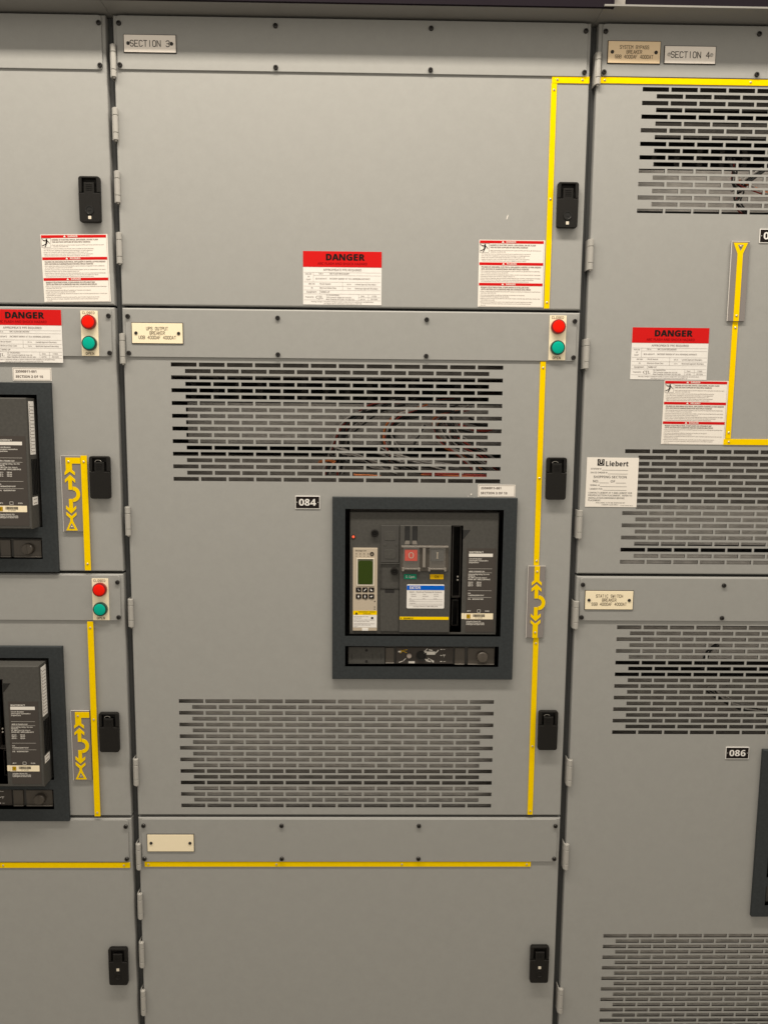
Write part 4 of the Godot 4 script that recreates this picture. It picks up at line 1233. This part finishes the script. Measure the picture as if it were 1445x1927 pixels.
	b.lathe(Vector3(-0.0277, -0.1425, 0), prof, 18)
	put(ip, "release_button", b, M.grey_button)
	b = MB.new()
	b.lathe(Vector3(-0.0025, -0.1430, 0), [Vector2(0.0104, -0.003), Vector2(0.0100, -0.0005), Vector2(0.0084, -0.0005), Vector2(0.0080, -0.0028), Vector2(0.0, -0.0028)], 24)
	put(ip, "crank_hole", b, M.void)
	b = MB.new()
	b.lathe(Vector3(0.1245, -0.1435, 0), [Vector2(0.0118, -0.0025), Vector2(0.0112, 0.0055), Vector2(0.0100, 0.0070), Vector2(0.0, 0.0074)], 26)
	b.plate(0.1238, -0.1530, 0.1252, -0.1340, 0.0070, 0.0080, 0.0, 0.0)
	put(root, "lock_knob", b, M.brown)
	return root

func place_breaker(proto: Node3D, first: bool, at: Vector3, out: float, label: String) -> void:
	var o := proto
	if not first:
		o = proto.duplicate()
		var k := 1
		while has_node("circuit_breaker_%03d" % k):
			k += 1
		o.name = "circuit_breaker_%03d" % k
		add_child(o)
	o.position = at
	o.set_meta("label", label)
	if out > 0.0:
		for c: Node3D in o.get_children():
			var s := str(c.name)
			if not (s.begins_with("bezel") or s.begins_with("recess") or s.begins_with("cradle") or s.begins_with("key_lock") or s.begins_with("instruction") or s.begins_with("lock_knob")):
				c.position.z += out

# ------------------------------------------------------------------ scene
func add_lamp(x: float, y: float, z: float, energy: float, tint: Color, label: String) -> void:
	var t := thing("ceiling_light", label, "ceiling light", Vector3(x, y, z), "ceiling lights in front of the cabinets")
	var b := MB.new()
	b.box(-0.61, 0.0, -0.10, 0.61, 0.06, 0.10)
	put(t, "lamp_housing", b, M.lamp_housing)
	b = MB.new()
	b.box(-0.59, -0.012, -0.085, 0.59, -0.001, 0.085)
	put(t, "lamp_diffuser", b, M.lamp)
	var l := AreaLight3D.new()
	l.name = "lamp_light"
	l.area_size = Vector2(1.18, 0.17)
	l.light_color = tint
	l.light_energy = energy
	l.shadow_enabled = true
	l.position = Vector3(0, -0.016, 0)
	l.rotation_degrees = Vector3(-90, 0, 0)
	t.add_child(l)

func _ready() -> void:
	var cam := Camera3D.new()
	cam.name = "camera"
	cam.fov = 67.316
	cam.position = Vector3(0.0411, 1.49, 1.5505)
	cam.rotation = Vector3(-0.12224, -0.01586, 0.00906)
	cam.near = 0.02
	cam.far = 60.0
	add_child(cam)
	cam.current = true

	var env := Environment.new()
	env.background_mode = Environment.BG_COLOR
	env.background_color = Color(0.48, 0.435, 0.365).linear_to_srgb()
	env.background_energy_multiplier = 1.0
	env.tonemap_mode = Environment.TONE_MAPPER_LINEAR
	env.tonemap_exposure = 1.32
	env.sdfgi_enabled = true
	env.ssao_enabled = true
	env.ssil_enabled = true
	var we := WorldEnvironment.new()
	we.name = "environment"
	we.environment = env
	add_child(we)

	make_materials()
	var tint := Color(1.0, 0.955, 0.885)
	for i in 3:
		add_lamp((i - 1) * 1.5 - 0.1, 3.25, 0.72, [1.7, 3.0, 1.5][i], tint, ["ceiling light over the left cabinet", "ceiling light over the middle cabinet", "ceiling light over the right cabinet"][i])

	# floor the cabinets stand on
	var b := MB.new()
	b.quad(Vector3(-4, 0, 4), Vector3(4, 0, 4), Vector3(4, 0, -1.2), Vector3(-4, 0, -1.2), Vector3.UP)
	var fl := put(self, "floor", b, M.floor)
	fl.set_meta("kind", "structure")

	build_left()
	build_middle()
	build_right()

	var proto := make_breaker()
	place_breaker(proto, true, Vector3(0.1484, 1.1405, 0), 0.0, "dark circuit breaker with blue-banded sticker beside number plate 084")
	place_breaker(proto, false, Vector3(-0.7797, 1.3624, 0), 0.040, "upper dark circuit breaker in the left cabinet, under the SECTION 2 OF 10 tag")
	place_breaker(proto, false, Vector3(-0.7797, 0.8270, 0), 0.040, "lower dark circuit breaker in the left cabinet, beside the lower yellow symbol plate")
	place_breaker(proto, false, Vector3(1.0600, 0.6078, 0), 0.0, "dark circuit breaker at the right edge beside number plate 086")

	# what lies on the roof
	var rw := thing("cable_raceway", "dark raceway along the top edge of the left and middle cabinets", "raceway", Vector3(-0.45, 2.2365, 0.0))
	b = MB.new()
	b.box(-0.95, 0.0, 0.0465, 0.922, 0.070, 0.0525)
	b.box(-0.95, 0.060, -0.05, 0.922, 0.070, 0.0465)
	put(rw, "raceway_channel", b, M.purple_black)
	b = MB.new()
	b.box(0.922, -0.0006, 0.0462, 0.926, 0.071, 0.0533)
	put(rw, "end_cap", b, M.purple_black)
	var eq := thing("roof_box", "black equipment box on the roof of the right cabinet", "equipment box", Vector3(0.95, 2.2400, 0.0))
	b = MB.new()
	b.box(-0.45, 0.0, -0.40, 0.45, 0.30, 0.036)
	put(eq, "box_body", b, M.purple_black)
	b = MB.new()
	b.box(-0.472, 0.0, 0.000, -0.4505, 0.05, 0.040)
	put(eq, "grey_connector", b, M.panel_mid)
